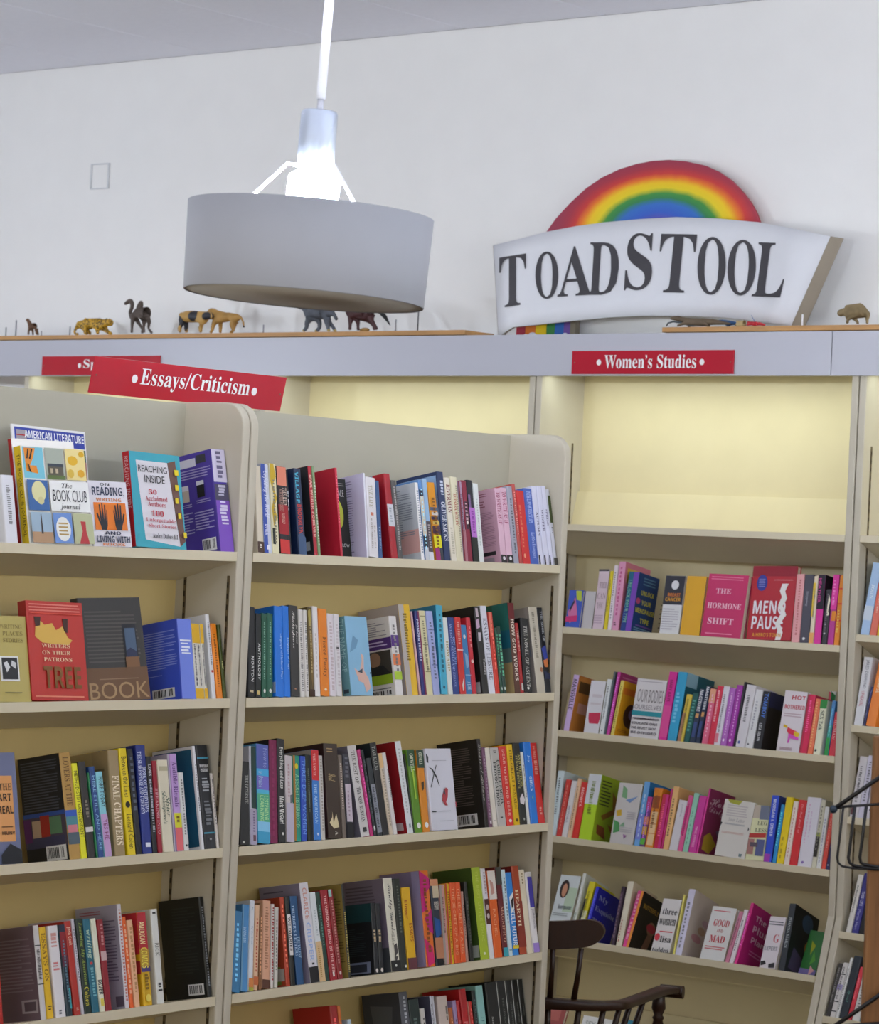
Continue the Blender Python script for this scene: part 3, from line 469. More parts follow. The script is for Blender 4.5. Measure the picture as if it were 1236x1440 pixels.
S 678 724 766 160 6ca8e0 w=.15;cR 0 100 0 100 287cc0;sR 0 100 50 90 7c88d8;sD 40 65 20 88 c8dcf4 9
S 726 762 792 282 783c8c;sR 0 100 0 26 c03c80;sR 0 100 40 56 d88868;sR 0 100 60 76 d0a030;sR 0 100 84 96 58a838
S 764 830 846 210 dc8424;sR 20 90 40 96 e8c898;sR 10 90 14 34 a04c20;sR 0 100 60 61 c06020;sR 0 100 76 77 c06020
S 834 888 910 262 c82848;sR 60 100 0 100 d02c80
S 890 906 956 220 c83078
S 908 952 986 200 e8b878
S 956 1022 1040 308 dcd8dc;sT 40 65 8 34 80808c n JOSHUA
S 1024 1060 1108 270 e05c94;sR 0 60 20 70 d03080
S 1063 1104 1152 253 98d0b8;sD 40 60 30 90 68a088 8
S 1107 1166 1200 275 cc3c98;sT 35 65 54 90 f0b0d8 b TRUE STORIES
@W 3 970 1080 5.618
S 48 62 114 155 d84098 w=.15;cR 0 100 0 100 8c2858;cT 8 70 12 24 d8b0c0 c Hot;cT 10 70 26 38 d8b0c0 c Dirty;cP c0a030 10,72 30,64 60,80 40,96 10,92;cP 7c5c80 50,60 90,50 92,80 70,78;n=plum cover with pale script and a yellow flower
F 192 432 310 255 d8d4cc th=.012 off=.004;cP a8a838 10,0 60,0 50,8 20,6;cL 14 84 8 30 c0b8b8 5;cL 14 84 40 46 b0b0b0 1;cL 10 84 56 60 d0a8a0 2;cP 383838 2,40 8,42 2,50;cP 383838 94,44 98,48 94,52;cP 708080 80,92 92,92 88,98 80,97;cT 26 80 32 38 a8a4a4 i Your Letter;n=white floral notebook with ragged leafy edge
F 436 585 488 290 dcdcb0 th=.014 off=.006;cR 0 100 0 24 bcb0a0;cR 50 100 0 26 70788c;cT 44 96 29 36 606c50 s LEG;cT 36 98 42 49 606c50 s LESS;cP b83830 0,52 98,50 98,58 0,60;cR 6 40 62 90 a87870;cR 52 96 62 92 58608c;cR 20 60 68 76 584c58;n=cream cover with a red banner above small pictures
S 585 645 652 215 3050d0;sT 30 70 6 62 d8e0f4 b MORGAN & OTHER;sR 0 80 88 100 a03cb0;cR 0 100 0 100 2c3c88
S 647 680 722 287 2c90d0
S 684 740 766 228 e8cc10;sD 30 60 60 96 b09818 4
S 744 784 826 262 e8dcd0;sD 40 60 10 90 c88070 14
S 786 846 868 250 d02c30;sT 35 72 4 56 e89898 i The Red Book of
S 852 962 930 228 dcd8e0;sO 25 45 92 96 8870b0;sD 20 32 10 70 d8b0c8 12;sD 45 55 20 60 d0b8d0 8
S 964 1000 1040 250 d0ccb4;sR 10 90 48 54 98a048;sR 10 90 54 84 28241c
S 1002 1036 1072 305 dcdcd8;sD 40 65 20 92 908cb0 14
S 1039 1076 1112 355 dc4c3c;sD 40 65 10 70 e89888 12
S 1078 1110 1125 600 302c58;sD 30 60 80 90 d0d0e0 1
@W 4 760 1210 5.618
F 40 218 122 110 d0d8d8 th=.018 off=.002;cR 50 100 20 60 b8ccb0;cO 14 58 8 38 2c1c18;cO 26 50 14 36 c08868;cT 26 92 48 56 5c6468 s hormone;cL 10 90 62 68 909898 2;cR 40 84 82 99 6c3020;cL 46 80 86 92 c0a090 2;n=pale cover with a smiling dark-haired woman
S 222 246 335 100 d8dcd4;sD 30 70 60 90 98a898 12
S 262 308 386 165 d8cc18;sR 0 30 30 60 282820;sR 0 60 60 70 282820;sR 30 100 50 80 d8d8b0
S 322 348 438 205 3438c8 w=.14;cR 0 100 0 100 2020a0;cT 10 50 12 24 a0a8d0 s My;cT 6 90 32 44 a0a8d0 s Exquisite;cT 6 60 54 66 a0a8d0 s Thing;n=royal blue book lettered My Exquisite Thing
S 552 580 640 205 382434;sR 20 80 10 50 584050
S 592 640 690 165 dcd4bc w=.15;cR 0 100 0 100 d0c4a4;sD 20 40 60 94 b06050 8
S 645 694 770 236 d83c88;sR 62 100 0 100 e89030;sD 20 60 6 90 e8a0b8 12;cR 0 100 0 100 241e18;cR 0 100 0 12 181412;cT 16 90 18 26 b89038 b BUTTERFLY;cO 56 94 40 64 9c7058;cO 52 96 44 58 c03848;cP 8c6450 66,62 90,62 80,90 50,96;n=black paperback with a red-blindfolded face
F 870 1040 955 298 dcd8d4 th=.018 off=.004;cT 14 92 18 30 282828 s three;cT 8 96 38 50 282828 s women;cR 24 92 61 63 c82838;cO 4 32 66 80 d03c48;cT 36 94 70 82 282828 s lisa;cT 8 94 92 102 484848 s taddeo;n=white book lettered three women
S 1042 1056 1128 270 e4d870
S 1058 1112 1172 225 d4d0e4 w=.15;cR 0 100 0 100 c8bcb0;cO 40 70 46 58 b89c80;cO 50 84 34 44 c0a0a8;cO 20 60 60 72 c08c90;cL 0 90 92 97 c0b4b8 2;n=white spine with pale balloons on its cover
@W 4 960 1210 5.618
F 130 325 238 358 d8d8d4 th=.018 off=.002;cL 10 80 6 10 c85060 1;cT 22 86 24 37 c02838 s GOOD;cT 42 68 42 48 c06068 s AND;cT 22 84 54 67 c02838 s MAD;cL 12 92 74 82 d06870 2;n=white book lettered GOOD AND MAD
S 328 360 448 402 c87c94
S 364 396 480 385 e0d8dc
S 402 428 505 330 d02c80 w=.15;cR 0 100 0 100 b0186c;cT 22 66 14 24 e0b0c8 b The;cT 22 96 30 42 e0b0c8 b Plum;cT 26 80 48 58 e0b0c8 b Plan;cL 30 86 68 78 d070a0 2;n=deep magenta book with pale title
F 600 750 695 440 d8d0d4 th=.014 off=.004;cL 4 96 8 18 606068 2;cT 52 88 34 50 c05860 s G;cT 10 90 58 66 909098 b EXPERT;cP 282428 4,88 30,86 40,92 10,96;cP 282428 56,92 92,88 96,98 60,99;n=white cover with a large red letter G
S 750 800 845 340 2c3034 w=.155;cR 0 100 0 100 14181a;cO 36 80 4 30 34506c;cO 60 90 40 62 b07828;cP 48405c 20,60 60,70 70,96 10,92;cR 80 100 60 96 2c3c60;sT 30 75 20 66 b0b8b8 s JOANNA MARIN;n=black book with glowing painted figures
F 900 1030 1040 560 2c7030 th=.01 off=.07;cP a0a820 30,20 60,30 40,50;cP 58a038 60,40 80,60 50,70;cR 0 100 78 100 7c70a8;cP d8a0a0 60,70 90,80 60,90;n=green foliage cover against the right panel
@W 5 760 1210 5.618
G 30 205 1150 984844;cR 20 80 0 30 b06058
G 340 620 1222 dcdcd8;cT 12 80 12 26 a0a09c n SEX AND;cT 10 60 34 46 b0b0ac n THE
G 665 745 1255 2c8098
G 900 965 1275 c03848
@R 2 1136 500 3.6
S 264 308 330 1050 a8c4e4;sR 0 100 60 80 c8d4e0;sT 30 70 30 50 e8f0f8 s JOHN
S 310 346 350 1150 d86850;sD 40 60 20 60 e8b8a0 8
S 348 380 375 1170 e4c838
@R 3 1136 880 5.14
S 328 392 404 225 dcdce0;sT 30 75 4 46 404458 n JARED DIAMOND;sT 30 70 50 72 c05868 n UPHEAVAL
S 394 412 455 440 303060
S 416 486 492 242 e8801c;sT 35 75 20 50 f4d8b0 b COLLAPSE
@R 4 1136 880 5.14
S 292 352 370 942 d4d0d4;sO 30 60 44 47 303030;sR 10 60 84 96 501c20
S 356 412 424 935 ccc8d8;sR 90 100 0 100 585464
S 416 470 468 930 d4d0d8;sO 30 60 84 88 30343c
@R 5 1136 1150 4.97
S 262 298 352 395 d8d4cc
S 300 350 386 385 34307c;sT 30 70 30 54 c8c8e0 b THIS LIFE;sT 30 70 60 94 a8a8d0 n Martin Hart
S 352 440 440 430 1c1a18;sP 686460 30,60 70,56 60,90 40,86
@R 6 1136 1150 4.97
S 120 150 215 1015 383430
S 152 188 250 1012 d0ccc8;sR 0 100 20 22 303030;sR 0 100 40 50 9088b0;sR 0 100 70 72 303030;sR 0 100 88 90 303030
S 190 210 285 975 d8d8d4
S 214 268 315 962 242a30;sT 30 65 50 84 609888 c Spiral
S 272 300 362 1040 d03440
S 304 356 388 965 d0ccc8
S 358 384 420 1060 348c94
S 386 420 440 1090 c0c040"""
ROWS = []
for ln in DATA.strip().split('\n'):
    if ln[0] == '@':
        _, u, r, ox, oy, s = ('@ '+ln[1:]).split(); cur = (u, int(r), float(ox), float(oy), float(s)); continue
    parts = [p for p in ln.split(';') if p.strip()]; hd = parts[0].split(); opt = {}; dec = []
    nn = 5 if hd[0] in 'SF' else 3
    nums = [float(v) for v in hd[1:1+nn-1+(0 if nn == 5 else 1)]] if nn == 3 else [float(v) for v in hd[1:5]]
    rest = hd[1+len(nums):]; col = rest[0]
    for q in rest[1:]:
        k, v = q.split('='); opt[k] = v
    for p in parts[1:]:
        if p[:2] in ('n=', 'h='): opt[p[0]] = p[2:]
        else: dec.append(p)
    u, r, ox, oy, s = cur
    if hd[0] in 'SF': x0, x1, xt, yt = nums; g = [ox+x0/s, ox+x1/s, ox+xt/s, oy+yt/s]
    else: x0, x1, yt = nums; g = [ox+x0/s, ox+x1/s, None, oy+yt/s]
    ROWS.append(dict(k=hd[0], u=u, r=r, g=g, col=PAL.get(col, col), opt=opt, dec=dec))
BIG = set()
reqs = [('s', t) for t in ('Essays/Criticism', 'Women’s Studies', 'Sports')]+[('s', c) for c in 'TOADSL']
for R in ROWS:
    for d in R['dec']:
        if d[1] == 'T':
            a = d.split(' ', 7); reqs.append((a[6], a[7]))
            if d[0] == 'c': BIG.add((a[6], a[7]))
BIG |= set(reqs[:9])
make_texts(reqs)

XF, YF = -4.35, 7.525          # front planes of the island bookcases (facing +X) and of the wall bookcases (facing -Y)
SH = {'M': [-.057, -.384, -.7175, -1.0485, -1.38], 'W': [.068, -.266, -.601, -.944, -1.258, -1.60], 'R': [.069, -.229, -.502, -.778, -1.121, -1.367]}
SH['L'] = SH['M']
def flare(z): return -.30*max(0, -1.062-z)      # the wall cases' foot slopes outward
TILT = {'M': [11.5]*5, 'L': [11.5]*5, 'W': [9, 10, 11, 13, 23, 23], 'R': [9, 9, 10, 12, 20, 22]}
def bayM(u):
    if u in 'LM': return Matrix(((0, -1, 0, XF), (1, 0, 0, 0), (0, 0, 1, EYE), (0, 0, 0, 1)))
    return Matrix(((1, 0, 0, 0), (0, 1, 0, YF), (0, 0, 1, EYE), (0, 0, 0, 1)))
# ---------------------------------------------------------------- room shell
wallp = mat('eeedea', .7, noise=.02, bump=.15)
def plane_box(name, a, b, m): return struct(MB().box(a, b).done(name, m))
CZ = EYE+1.82
plane_box('floor', (-13, -2, -.1), (3.2, 7.95, 0), mat('58432e', .8, noise=.3, bump=.4))
plane_box('wall_back', (-13, 7.86, 0), (3.2, 8.0, CZ), wallp)
plane_box('wall_left', (-13.1, -2, 0), (-12.9, 7.86, CZ), wallp)
plane_box('wall_right', (3.1, -2, 0), (3.3, 7.86, CZ), wallp)
ceil = plane_box('ceiling', (-13.1, -2, CZ+.012), (3.3, 8.0, CZ+.1), mat('c4c4c8', .9))
tm = mat('f2f3fc', .9, noise=.02, bump=.5, key='tile')
tiles = {}
for ix in range(27):
    for iy in range(8):
        x0, y0 = -13+.61*ix, 7.86-1.22*(iy+1)
        key = 't' if 'me' in tiles else None
        if not key:
            o = MB().box((0, 0, 0), (.604, 1.214, .012), bev=.002).done('ceiling_tile', tm, ceil); tiles['me'] = o.data
        else:
            o = bpy.data.objects.new('ceiling_tile', tiles['me']); C.objects.link(o); o.parent = ceil
        o.location = (x0+.003, y0+.003, CZ+random.choice((0, 0, 0, .001)))
# chipped square patch on the wall
fr = empty('wall_bracket', 'small white square outline fixed on the wall left of the lamp', 'bracket', onY(141, 248, 7.858))
wm = mat('d4d6d8', .6)
for a, b in (((-.045, -.05), (.045, -.046)), ((-.045, .046), (.045, .05)), ((-.049, -.05), (-.045, .05)), ((.045, -.05), (.051, .05))):
    MB().box((a[0], -.006, a[1]), (b[0], 0, b[1])).done('frame_edge', wm, fr)

def under(root, child_names, part_name):          # hang small pieces on the part that carries them
    ps = [c for c in root.children if c.name.split('.')[0] == part_name]
    for c in list(root.children):
        if c.name.split('.')[0] in child_names:
            q = ps[0] if len(ps) == 1 else min(ps, key=lambda p: abs(sum(v[0] for v in p.bound_box)-sum(v[0] for v in c.bound_box)))
            c.parent = q
# ---------------------------------------------------------------- bookcases
side = mat('c6beaa', .5, noise=.04); shelfm = mat('dcd1b4', .45, noise=.04); backm = mat('d0b97c', .6, noise=.04)
headm = mat('b0ab98', .55, noise=.03); dark = mat('6a5c44', .5, metal=.3); wbackm = mat('d6c9a0', .6, noise=.04)
T = .024
def standard(parent, u, d, z0, z1, nx):
    b = MB()
    b.box((u-.002*nx if nx > 0 else u, d-.0035, z0), (u if nx > 0 else u+.002, d+.0035, z1))
    n = int((z1-z0)/.025)
    for k in range(n): b.box((u-.003 if nx > 0 else u+.002, d-.002, z0+.008+k*.025), (u-.002 if nx > 0 else u+.003, d+.002, z0+.02+k*.025), 1)
    return b.done('shelf_standard', [dark, mat('2c2418', .6)], parent)
def island(u0, label, topcut=True):
    t = empty('bookcase', label, 'bookcase', (0, 0, 0)); t.matrix_world = bayM('M') @ Matrix.Translation((0, 0, -EYE))
    zt = EYE+.298
    rr = .055
    arc = [(rr-rr*math.cos(a), zt-rr+rr*math.sin(a)) for a in [i*math.pi/16 for i in range(9)]]
    arcb = [(.40-p[0], p[1]) for p in arc[::-1]]
    prof = [(0, 0)]+arc+arcb+[(.40, 0)]
    for a in (u0+.002, u0+1.22-T-.002):
        o = MB().prism(prof, a, a+T, 0).done('side_panel', side, t)
        bv = o.modifiers.new('b', 'BEVEL'); bv.width = .003; bv.segments = 2; bv.limit_method = 'ANGLE'
    i0, i1 = u0+.002+T, u0+1.22-T-.002
    MB().box((i0, .185, .08), (i1, .205, EYE-.05)).done('back_panel', backm, t)
    MB().box((i0, .18, EYE-.05), (i1, .21, zt-.004)).done('header_panel', headm, t)
    MB().box((i0, .015, 0), (i1, .033, .09)).done('kick_board', side, t)
    for k, z in enumerate(SH['M']):
        z += EYE; tt = math.tan(math.radians(TILT['M'][k]))
        b = MB().prism([(0, z+.021), (0, z), (.02, z-.004), (.18, z-.05), (.18, z+.021-.18*tt)], i0+.001, i1-.001, 0)
        o = b.done('shelf', shelfm, t)
    for uu, nx in ((i0, -1), (i1, 1)):
        for d in (.022, .155): standard(t, uu, d, .1, EYE-.09, nx)
    under(t, ('shelf_standard',), 'side_panel')
    return t
cases = {'L': island(3.518, 'left cream island bookcase with rounded top corner and displayed covers'),
         'M': island(4.738, 'middle cream island bookcase ending beside the dark wooden chair')}
def wallcase(x0, u, label, shelves):
    t = empty('wall_bookcase', label, 'bookcase', (0, YF, 0)); zt = EYE+.69
    for a in (x0+.002, x0+1.22-T-.002):
        prof = [(flare(-EYE), 0), (0, EYE-1.062), (0, zt), (.31, zt), (.31, 0)]
        o = MB().prism(prof, a, a+T, 0).done('side_panel', side, t)
        bv = o.modifiers.new('b', 'BEVEL'); bv.width = .003; bv.segments = 2; bv.limit_method = 'ANGLE'
    i0, i1 = x0+.002+T, x0+1.22-T-.002
    MB().box((i0, .238, .05), (i1, .256, zt-.02)).done('back_panel', wbackm, t)
    MB().box((i0, .0, zt-.018), (i1, .31, zt)).done('top_board', side, t)
    for k, z in enumerate(SH[u]):
        if not shelves and k > 1: break
        f = flare(z); tt = math.tan(math.radians(TILT[u][k])); z += EYE; D = .19-f*.9
        MB().prism([(f, z+.021), (f, z), (f+.02, z-.006), (f+D, z-.078), (f+D, z+.021-D*tt)], i0+.001, i1-.001, 0).done('shelf', shelfm, t)
        zb = z+.018-D*tt; top = z+.134 if f == 0 else z+.12
        MB().prism([(f+D-.004, zb), (f+D+.012, zb), (.2375, top), (.226, top)], i0+.001, i1-.001, 0).done('shelf_backrest', wbackm, t)
    for uu, nx in ((i0, -1), (i1, 1)):
        for d in (.045, .185): standard(t, uu, d, EYE-1.05, EYE+.36, nx)
    under(t, ('shelf_standard',), 'side_panel')
    return t
wallcase(-8.094, 'W', 'cream wall bookcase glimpsed at far left above the left bookcase', False)
wallcase(-6.874, 'W', 'cream wall bookcase lit yellow behind the middle bookcase', False)
cases['W'] = wallcase(-5.654, 'W', 'cream wall bookcase with empty lit top bay under the WOMEN’S STUDIES sign', True)
cases['R'] = wallcase(-4.434, 'R', 'cream wall bookcase cut by the right edge of the picture', True)
fa = mat('b8b8c0', .35)
for a, b, l in ((-12.88, -4.526, 'long pale fascia board above the wall bookcases carrying two red signs'), (-4.523, 3.09, 'pale fascia board right of the seam, at the right edge')):
    o = MB().box((a, YF-.018, EYE+.570), (b, YF, EYE+.706), bev=.001).done('fascia_board', fa); tag(o, l, 'board', None)
oak = mat('c4935a', .5, noise=.25, bump=.1, key='wood')
PZ = EYE+.708
xa = onY(655, 471, 7.51).x; xb = onY(932, 465, 7.51).x
o = MB().box((-12.6, YF-.02, PZ), (xa, YF+.14, PZ+.016), bev=.0015).done('wooden_plank', oak); tag(o, 'long light wood plank on the ledge carrying big cats and camel', 'plank')
o = MB().box((xb, YF-.02, PZ), (3.0, YF+.14, PZ+.016), bev=.0015).done('wooden_plank', oak); tag(o, 'light wood plank on the ledge carrying the lizard and sheep', 'plank')

# ---------------------------------------------------------------- red section signs
redm = mat('b4182c', .12, spec=.6); wh = mat('eceae8', .5)
def glyph_faces(bm, st, t, fn, mi=0):
    v, f, _ = TM[(st, t)]; vs = [bm.verts.new(fn(a, b)) for a, b in v]
    for q in f:
        try: bm.faces.new([vs[i] for i in q]).material_index = mi
        except ValueError: pass
def sign(label, M, w, h, text, tx0, tx1, dots):
    t = empty('section_sign', label, 'sign', (0, 0, 0)); t.matrix_world = M
    MB().box((0, 0, 0), (w, .004, h), bev=.0008).done('panel', redm, t)
    b = MB(); glyph_faces(b.b, 's', text, lambda a, c: (tx0+a*(tx1-tx0), -.0012, h*.24+c*h*.58))
    for v in [v for v in b.b.verts]: pass
    b.done('lettering', wh, t)
    for dx in dots: 
        q = MB().prism([(dx+.0085*math.cos(k*math.pi/8), h*.5+.0095*math.sin(k*math.pi/8)) for k in range(16)], -.0012, 0, 1); q.done('bullet', wh, t)
    for dx in (.012, w-.012): MB().prism([(dx+.002*math.cos(k*math.pi/4), h*.5+.002*math.sin(k*math.pi/4)) for k in range(8)], -.001, 0, 1).done('screw', dark, t)
    under(t, ('lettering', 'bullet', 'screw'), 'panel')
p0, p1 = onY(803, 526, YF-.024), onY(1031, 526, YF-.024); ptop = onY(803, 493.5, YF-.024)
w = p1.x-p0.x; h = ptop.z-p0.z
fx = lambda px: onY(px, 510, YF-.024).x-p0.x
sign('red sign lettered Women’s Studies on the fascia', Matrix.Translation((p0.x, YF-.0235, p0.z)), w, h, 'Women’s Studies', fx(850), fx(979), (fx(842), fx(987)))
p0, p1 = onY(58, 527.5, YF-.024), onY(224, 527.5, YF-.024); ptop = onY(60, 501, YF-.024); w = p1.x-p0.x; h = ptop.z-p0.z
fx = lambda px: onY(px, 512, YF-.024).x-p0.x
sign('red sign on the fascia half hidden behind the Essays/Criticism sign', Matrix.Translation((p0.x, YF-.0235, p0.z)), w, h, 'Sports', fx(117.5), fx(168), (fx(112), fx(174)))
SX = XF-.19
p0, p1 = onX(125, 545, SX), onX(394, 573, SX); w = p1.y-p0.y; h = .082
fx = lambda px, py=535: onX(px, py, SX).y-p0.y+.004
Ms = Matrix.Translation((SX, p0.y, EYE+.2985)) @ Matrix.Rotation(math.radians(90), 4, 'Z') @ Matrix.Rotation(math.radians(12), 4, 'X')
sign('red sign lettered Essays/Criticism on top of the island bookcases', Ms, w, h, 'Essays/Criticism', fx(192, 525), fx(345, 545), (fx(184, 524), fx(352, 546)))

# ---------------------------------------------------------------- books
def lum(h): a = lin(h); return .3*a[0]+.6*a[1]+.1*a[2]
pagem = mat('d8d0b8', .8)
class Print:
    def __init__(s): s.b = bmesh.new(); s.m = []; s.n = 0
    def mi(s, h):
        m = mat(h, .5)
        if m not in s.m: s.m.append(m)
        return s.m.index(m)
    def face(s, pts, h):
        s.b.faces.new([s.b.verts.new(p) for p in pts]).material_index = s.mi(h)
def decal(P, fn, W_, H_, d):
    # fn(a, b, layer): a from left to right, b from top to bottom, both 0..1
    P.n += 1; L = P.n; k = d[1]; a = d.split(' ')
    if k == 'P':
        pts = [tuple(float(v)/100 for v in q.split(',')) for q in a[2:]]
        P.face([fn(x, y, L) for x, y in pts], a[1]); return
    x0, x1, y0, y1 = [float(v)/100 for v in a[1:5]]
    if k == 'R':
        x0, x1, y0, y1 = max(x0, .004), min(x1, .996), max(y0, .002), min(y1, .998)
        P.face([fn(x0, y1, L), fn(x1, y1, L), fn(x1, y0, L), fn(x0, y0, L)], a[5])
    elif k == 'O':
        P.face([fn((x0+x1)/2+(x1-x0)/2*math.cos(t*math.pi/9), (y0+y1)/2-(y1-y0)/2*math.sin(t*math.pi/9), L) for t in range(18)], a[5])
    elif k == 'L':
        n = int(a[6])
        for i in range(n):
            yy = y0+(y1-y0)*(i+.25)/n; hh = (y1-y0)/n*.42; xe = x1-(x1-x0)*random.choice((0, .02, .05, .3 if n > 6 else .1))
            P.face([fn(x0, yy+hh, L), fn(xe, yy+hh, L), fn(xe, yy, L), fn(x0, yy, L)], a[5])
    elif k == 'D':
        n = int(a[6]); y = y0; st = (y1-y0)/n
        for i in range(n):
            hh = st*random.uniform(.35, .85); xa = x0+(x1-x0)*random.uniform(0, .15); xe = x1-(x1-x0)*random.uniform(0, .3)
            P.face([fn(xa, y+hh, L), fn(xe, y+hh, L), fn(xe, y, L), fn(xa, y, L)], a[5]); y += st
    elif k == 'B':
        P.face([fn(x0, y1, L), fn(x1, y1, L), fn(x1, y0, L), fn(x0, y0, L)], 'dcdcdc'); P.n += 1; L = P.n
        x = x0+(x1-x0)*.08
        while x < x1-(x1-x0)*.12:
            ww = (x1-x0)*random.choice((.02, .035, .05))
            if abs((x-x0)/(x1-x0)-.64) > .05: P.face([fn(x, y1-.16*(y1-y0), L), fn(x+ww, y1-.16*(y1-y0), L), fn(x+ww, y0+.12*(y1-y0), L), fn(x, y0+.12*(y1-y0), L)], '28282c')
            x += ww+(x1-x0)*random.choice((.02, .035))
    elif k == 'T':
        a = d.split(' ', 7); v, f, asp = TM[(a[6], a[7])]; mi = P.mi(a[5]); bm = P.b
        if d[0] == 's':   # reads downwards along the spine
            hh = (x1-x0)*W_; ll = (y1-y0)*H_; ln_ = min(ll, hh*asp*1.25); q = ln_/H_; y0 = y0+((y1-y0)-q)*.3; 
            vs = [bm.verts.new(fn(x0+(x1-x0)*t, y0+q*s_, L)) for s_, t in v]
        else:
            vs = [bm.verts.new(fn(x0+(x1-x0)*s_, y1+(y0-y1)*t, L)) for s_, t in v]
        for q in f:
            try: bm.faces.new([vs[i] for i in q]).material_index = mi
            except ValueError: pass
def cshape(bm, t, w, h, c, M=None):
    r = min(.003, t*.3)
    prof = [(0, w), (0, r), (r*.3, r*.3), (r, 0), (t-r, 0), (t-r*.3, r*.3), (t, r), (t, w), (t-c, w), (t-c, c), (c, c), (c, w)]
    return MB().prism(prof, 0, h)
# solve each book's place in its bay
def solve(R):
    u, r, g = R['u'], R['r'], R['g']
    ri = r if u == 'W' else r-1
    z0 = SH[u][ri]; f = flare(z0) if u in 'WR' else 0; t = math.radians(TILT[u][ri]); B = bayM(u)
    off = float(R['opt'].get('off', .004)) if R['k'] in 'FG' else .004+random.uniform(0, .003)
    d0 = f+max(off, .001); zb = z0+.0213-(d0-f)*math.tan(t)
    Mt = Matrix.Rotation(-t, 4, 'X')
    def pt(uu, a, h): return proj(B @ Vector((uu, d0, zb)) + (B.to_3x3() @ (Mt @ Matrix.Rotation(a, 4, 'Y')).to_3x3() @ Vector((0, 0, h))))
    def find_u(px, a=0, h=0):
        lo, hi = (3.2, 6.6) if u in 'LM' else (-6.2, -2.6)
        for _ in range(40):
            m = (lo+hi)/2
            if pt(m, a, h)[0] < px: lo = m
            else: hi = m
        return (lo+hi)/2
    if g[2] is None:
        h = .2; uu = 0
        for _ in range(12):
            uu = find_u(g[0], 0, h); h += (pt(uu, 0, h)[1]-g[3])/600
        u1 = find_u(g[1], 0, h); a = 0
    else:
        uu, u1 = find_u(g[0]), find_u(g[1]); a, h = 0, .2
        for _ in range(25):
            x, y = pt(uu, a, h); h += (y-g[3])/560; a += (g[2]-x)/560/max(h, .1)
        a = max(-.22, min(.22, a))
    R.update(u0=uu, t=max(u1-uu, .004), h=h, a=a, tilt=t, d0=d0, zb=zb, f=f)
for R in ROWS: solve(R)
groups = {}
for R in ROWS: groups.setdefault((R['u'], R['r']), []).append(R)
lim = {'L': (3.35, 4.709), 'M': (4.767, 5.929), 'W': (-5.625, -4.463), 'R': (-4.405, -3.24)}
for (u, r), L in groups.items():
    L.sort(key=lambda R: R['u0']); prev = None
    for R in L:
        R['u0'] = max(R['u0'], lim[u][0]+.001) if u != 'L' else R['u0']
        if R['k'] in 'FG': R['a'] = max(-.025, min(.025, R['a']))
    S_ = [R for R in L if R['k'] in 'SH']
    for _ in range(3):
        e_ = lim[u][0]
        for R in S_: R['e0'] = max(R['u0'], e_); e_ = R['e0']+R['t']+.0004
        x_ = e_-lim[u][1]+.001
        if x_ > 0 and S_:
            a_ = lim[u][1]-.4; k_ = (lim[u][1]-.001-a_)/(e_-a_)
            for R in L:
                if R['u0'] > a_: R['u0'] = a_+(R['u0']-a_)*k_; R['t'] *= k_ if R['k'] in 'SH' else 1
    for R in S_:
        if prev:
            o = R['u0']; R['u0'] = max(R['u0'], prev['u0']+prev['t']/math.cos(prev['a'])+.001); R['t'] = max(R['t']-(R['u0']-o), .004)
            zc = min(R['h'], prev['h']); m = prev['u0']+prev['t']/math.cos(prev['a'])+zc*math.tan(prev['a'])+.001
            if R['u0']+zc*math.tan(R['a']) < m: R['a'] = math.atan((m-R['u0'])/zc)
        over = R['u0']+R['t']-lim[u][1]
        if over > 0: R['u0'] -= over
        topo = R['u0']+R['t']+R['h']*math.tan(R['a'])-lim[u][1]
        if topo > 0: R['a'] = max(0, R['a']-topo/R['h']) if R['a'] > 0 else R['a']
        prev = R
    for p_, q_ in zip(S_[-2::-1], S_[:0:-1]):
        zc = min(p_['h'], q_['h']); ex = p_['u0']+p_['t']/math.cos(p_['a'])+zc*math.tan(p_['a'])+.0012-q_['u0']-zc*math.tan(q_['a'])
        if ex > 0: p_['a'] = math.atan(math.tan(p_['a'])-ex/zc)
    for R in L:                                     # covers turned outward end where the next book's side begins
        if R['k'] in 'FG':
            nx = [q for q in S_ if q['u0'] > R['u0']+R['t']*.5 and not ('off' in R['opt'] and float(R['opt']['off']) > .045)]
            if nx:
                q = nx[0]; s = R['u0']+R['t']-q['u0']
                if s > -.002: R['t'] -= max(0, s+.001)
                zc = min(R['h'], q['h'])
                ex = R['u0']+R['t']+.0015+zc*math.tan(R['a'])-q['u0']-zc*math.tan(q['a'])
                if ex > 0: R['a'] = max(R['a']-ex/zc, -.04); ex = R['u0']+R['t']+.0015+zc*math.tan(R['a'])-q['u0']-zc*math.tan(q['a']); R['t'] -= max(0, ex)
            pv = [q for q in S_ if q['u0'] < R['u0']+R['t']*.5 and not ('off' in R['opt'] and float(R['opt']['off']) > .02)]
            if pv:
                q = pv[-1]; s = q['u0']+q['t']+.001-R['u0']
                if s > 0: R['u0'] += s; R['t'] -= s
                zc = min(R['h'], q['h']); ex = q['u0']+q['t']+zc*math.tan(q['a'])+.0015-R['u0']-zc*math.tan(R['a'])
                if ex > 0: R['u0'] += ex; R['t'] -= ex
